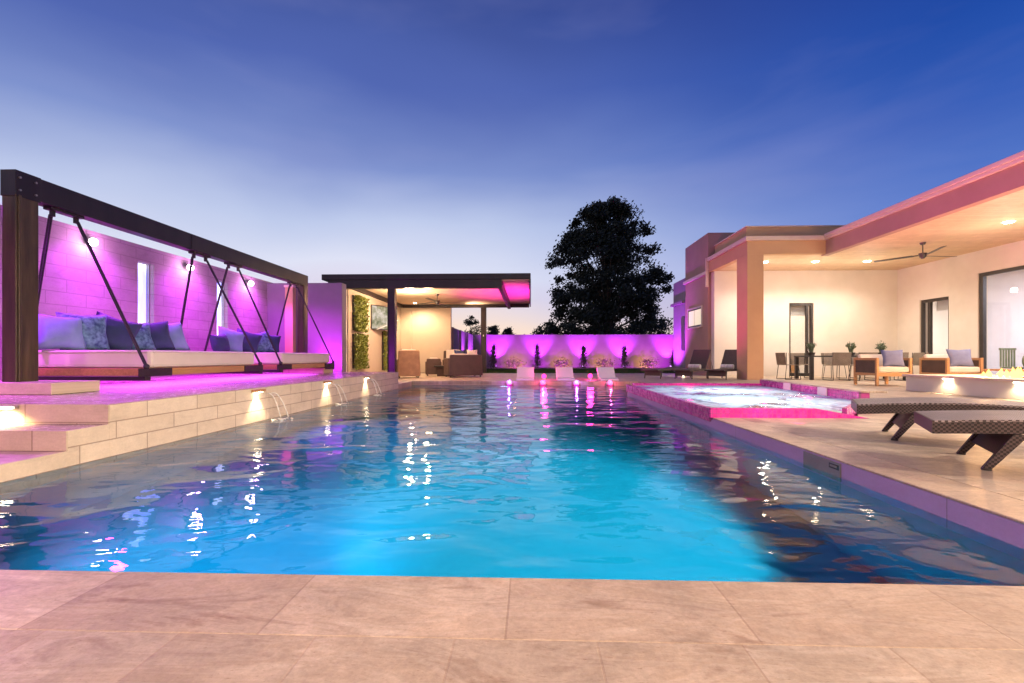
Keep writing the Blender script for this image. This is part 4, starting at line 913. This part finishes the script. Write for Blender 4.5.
right = ramp([(0,s2l(235,205,205)),(.06,s2l(214,192,214)),(.09,s2l(150,160,220)),(.17,s2l(118,145,214)),(.27,s2l(76,116,200)),(.38,s2l(40,88,182)),(.5,s2l(20,72,166)),(.62,s2l(14,56,148)),(1,s2l(18,36,100))])
n = N(nt,'ShaderNodeTexNoise',Scale=2.0,Detail=4,Roughness=.45,Distortion=.2)
mp = N(nt,'ShaderNodeMapping'); mp.inputs['Scale'].default_value=(1,1,2.6); mp.inputs['Rotation'].default_value=(0,R(8),0); L(nt,tc.outputs['Generated'],mp.inputs[0]); L(nt,mp.outputs[0],n.inputs['Vector'])
# z wobble
mz = N(nt,'ShaderNodeMath',operation='MULTIPLY_ADD'); sb = N(nt,'ShaderNodeMath',operation='SUBTRACT'); L(nt,n.outputs['Fac'],sb.inputs[0]); sb.inputs[1].default_value=.5
L(nt,sb.outputs[0],mz.inputs[0]); mz.inputs[1].default_value=-.14; L(nt,sp.outputs[2],mz.inputs[2])
mm = N(nt,'ShaderNodeMath',operation='MAXIMUM'); L(nt,mz.outputs[0],mm.inputs[0]); mm.inputs[1].default_value=0
L(nt,mm.outputs[0],left.inputs[0]); L(nt,mm.outputs[0],right.inputs[0])
mr = N(nt,'ShaderNodeMapRange'); mr.inputs['From Min'].default_value=-.15; mr.inputs['From Max'].default_value=.70; mr.interpolation_type='SMOOTHSTEP'; L(nt,sp.outputs[0],mr.inputs['Value'])
mx = N(nt,'ShaderNodeMixRGB'); L(nt,mr.outputs[0],mx.inputs[0]); L(nt,left.outputs[0],mx.inputs[1]); L(nt,right.outputs[0],mx.inputs[2])
# faint cloud streaks
n5 = N(nt,'ShaderNodeTexNoise',Scale=1.5,Detail=5,Roughness=.5,Distortion=.3); mp2 = N(nt,'ShaderNodeMapping'); mp2.inputs['Scale'].default_value=(1,.7,3.5); mp2.inputs['Rotation'].default_value=(0,R(14),R(20)); L(nt,tc.outputs['Generated'],mp2.inputs[0]); L(nt,mp2.outputs[0],n5.inputs['Vector'])
cr = ramp([(.50,(0,0,0)),(.75,(.16,.16,.16))]); L(nt,n5.outputs['Fac'],cr.inputs[0])
mc = N(nt,'ShaderNodeMixRGB'); L(nt,cr.outputs[0],mc.inputs[0]); L(nt,mx.outputs[0],mc.inputs[1]); mc.inputs[2].default_value=rgb(s2l(190,185,225))
sky = N(nt,'ShaderNodeTexSky'); sky.sky_type='NISHITA'; sky.sun_disc=False; sky.sun_elevation=R(-3); sky.sun_rotation=R(-8)
ad = N(nt,'ShaderNodeMixRGB',blend_type='ADD',Fac=.12); L(nt,mc.outputs[0],ad.inputs[1]); L(nt,sky.outputs[0],ad.inputs[2])
L(nt,ad.outputs[0],bg.inputs[0]); bg.inputs[1].default_value=1.0

# ------------------------------------------------------------------ camera
cd = bpy.data.cameras.new('camera'); cam = bpy.data.objects.new('camera',cd); C.objects.link(cam); sc.camera = cam
cd.sensor_width = 36; cd.lens = 450/1024*36; cd.shift_x = -4/1024; cd.shift_y = 15.5/1024; cd.clip_end = 2000; cd.clip_start=.05
cam.location = (0,0,H); cam.rotation_euler = (R(90),0,math.atan(14.7/450))
v = sc.view_settings; v.view_transform='Standard'; v.look='None'; v.exposure=0; v.gamma=1; v.use_curve_mapping=False
sc.cycles.max_bounces = 8; sc.cycles.transmission_bounces = 6; sc.cycles.sample_clamp_indirect = 6; sc.cycles.caustics_reflective=False; sc.cycles.caustics_refractive=False
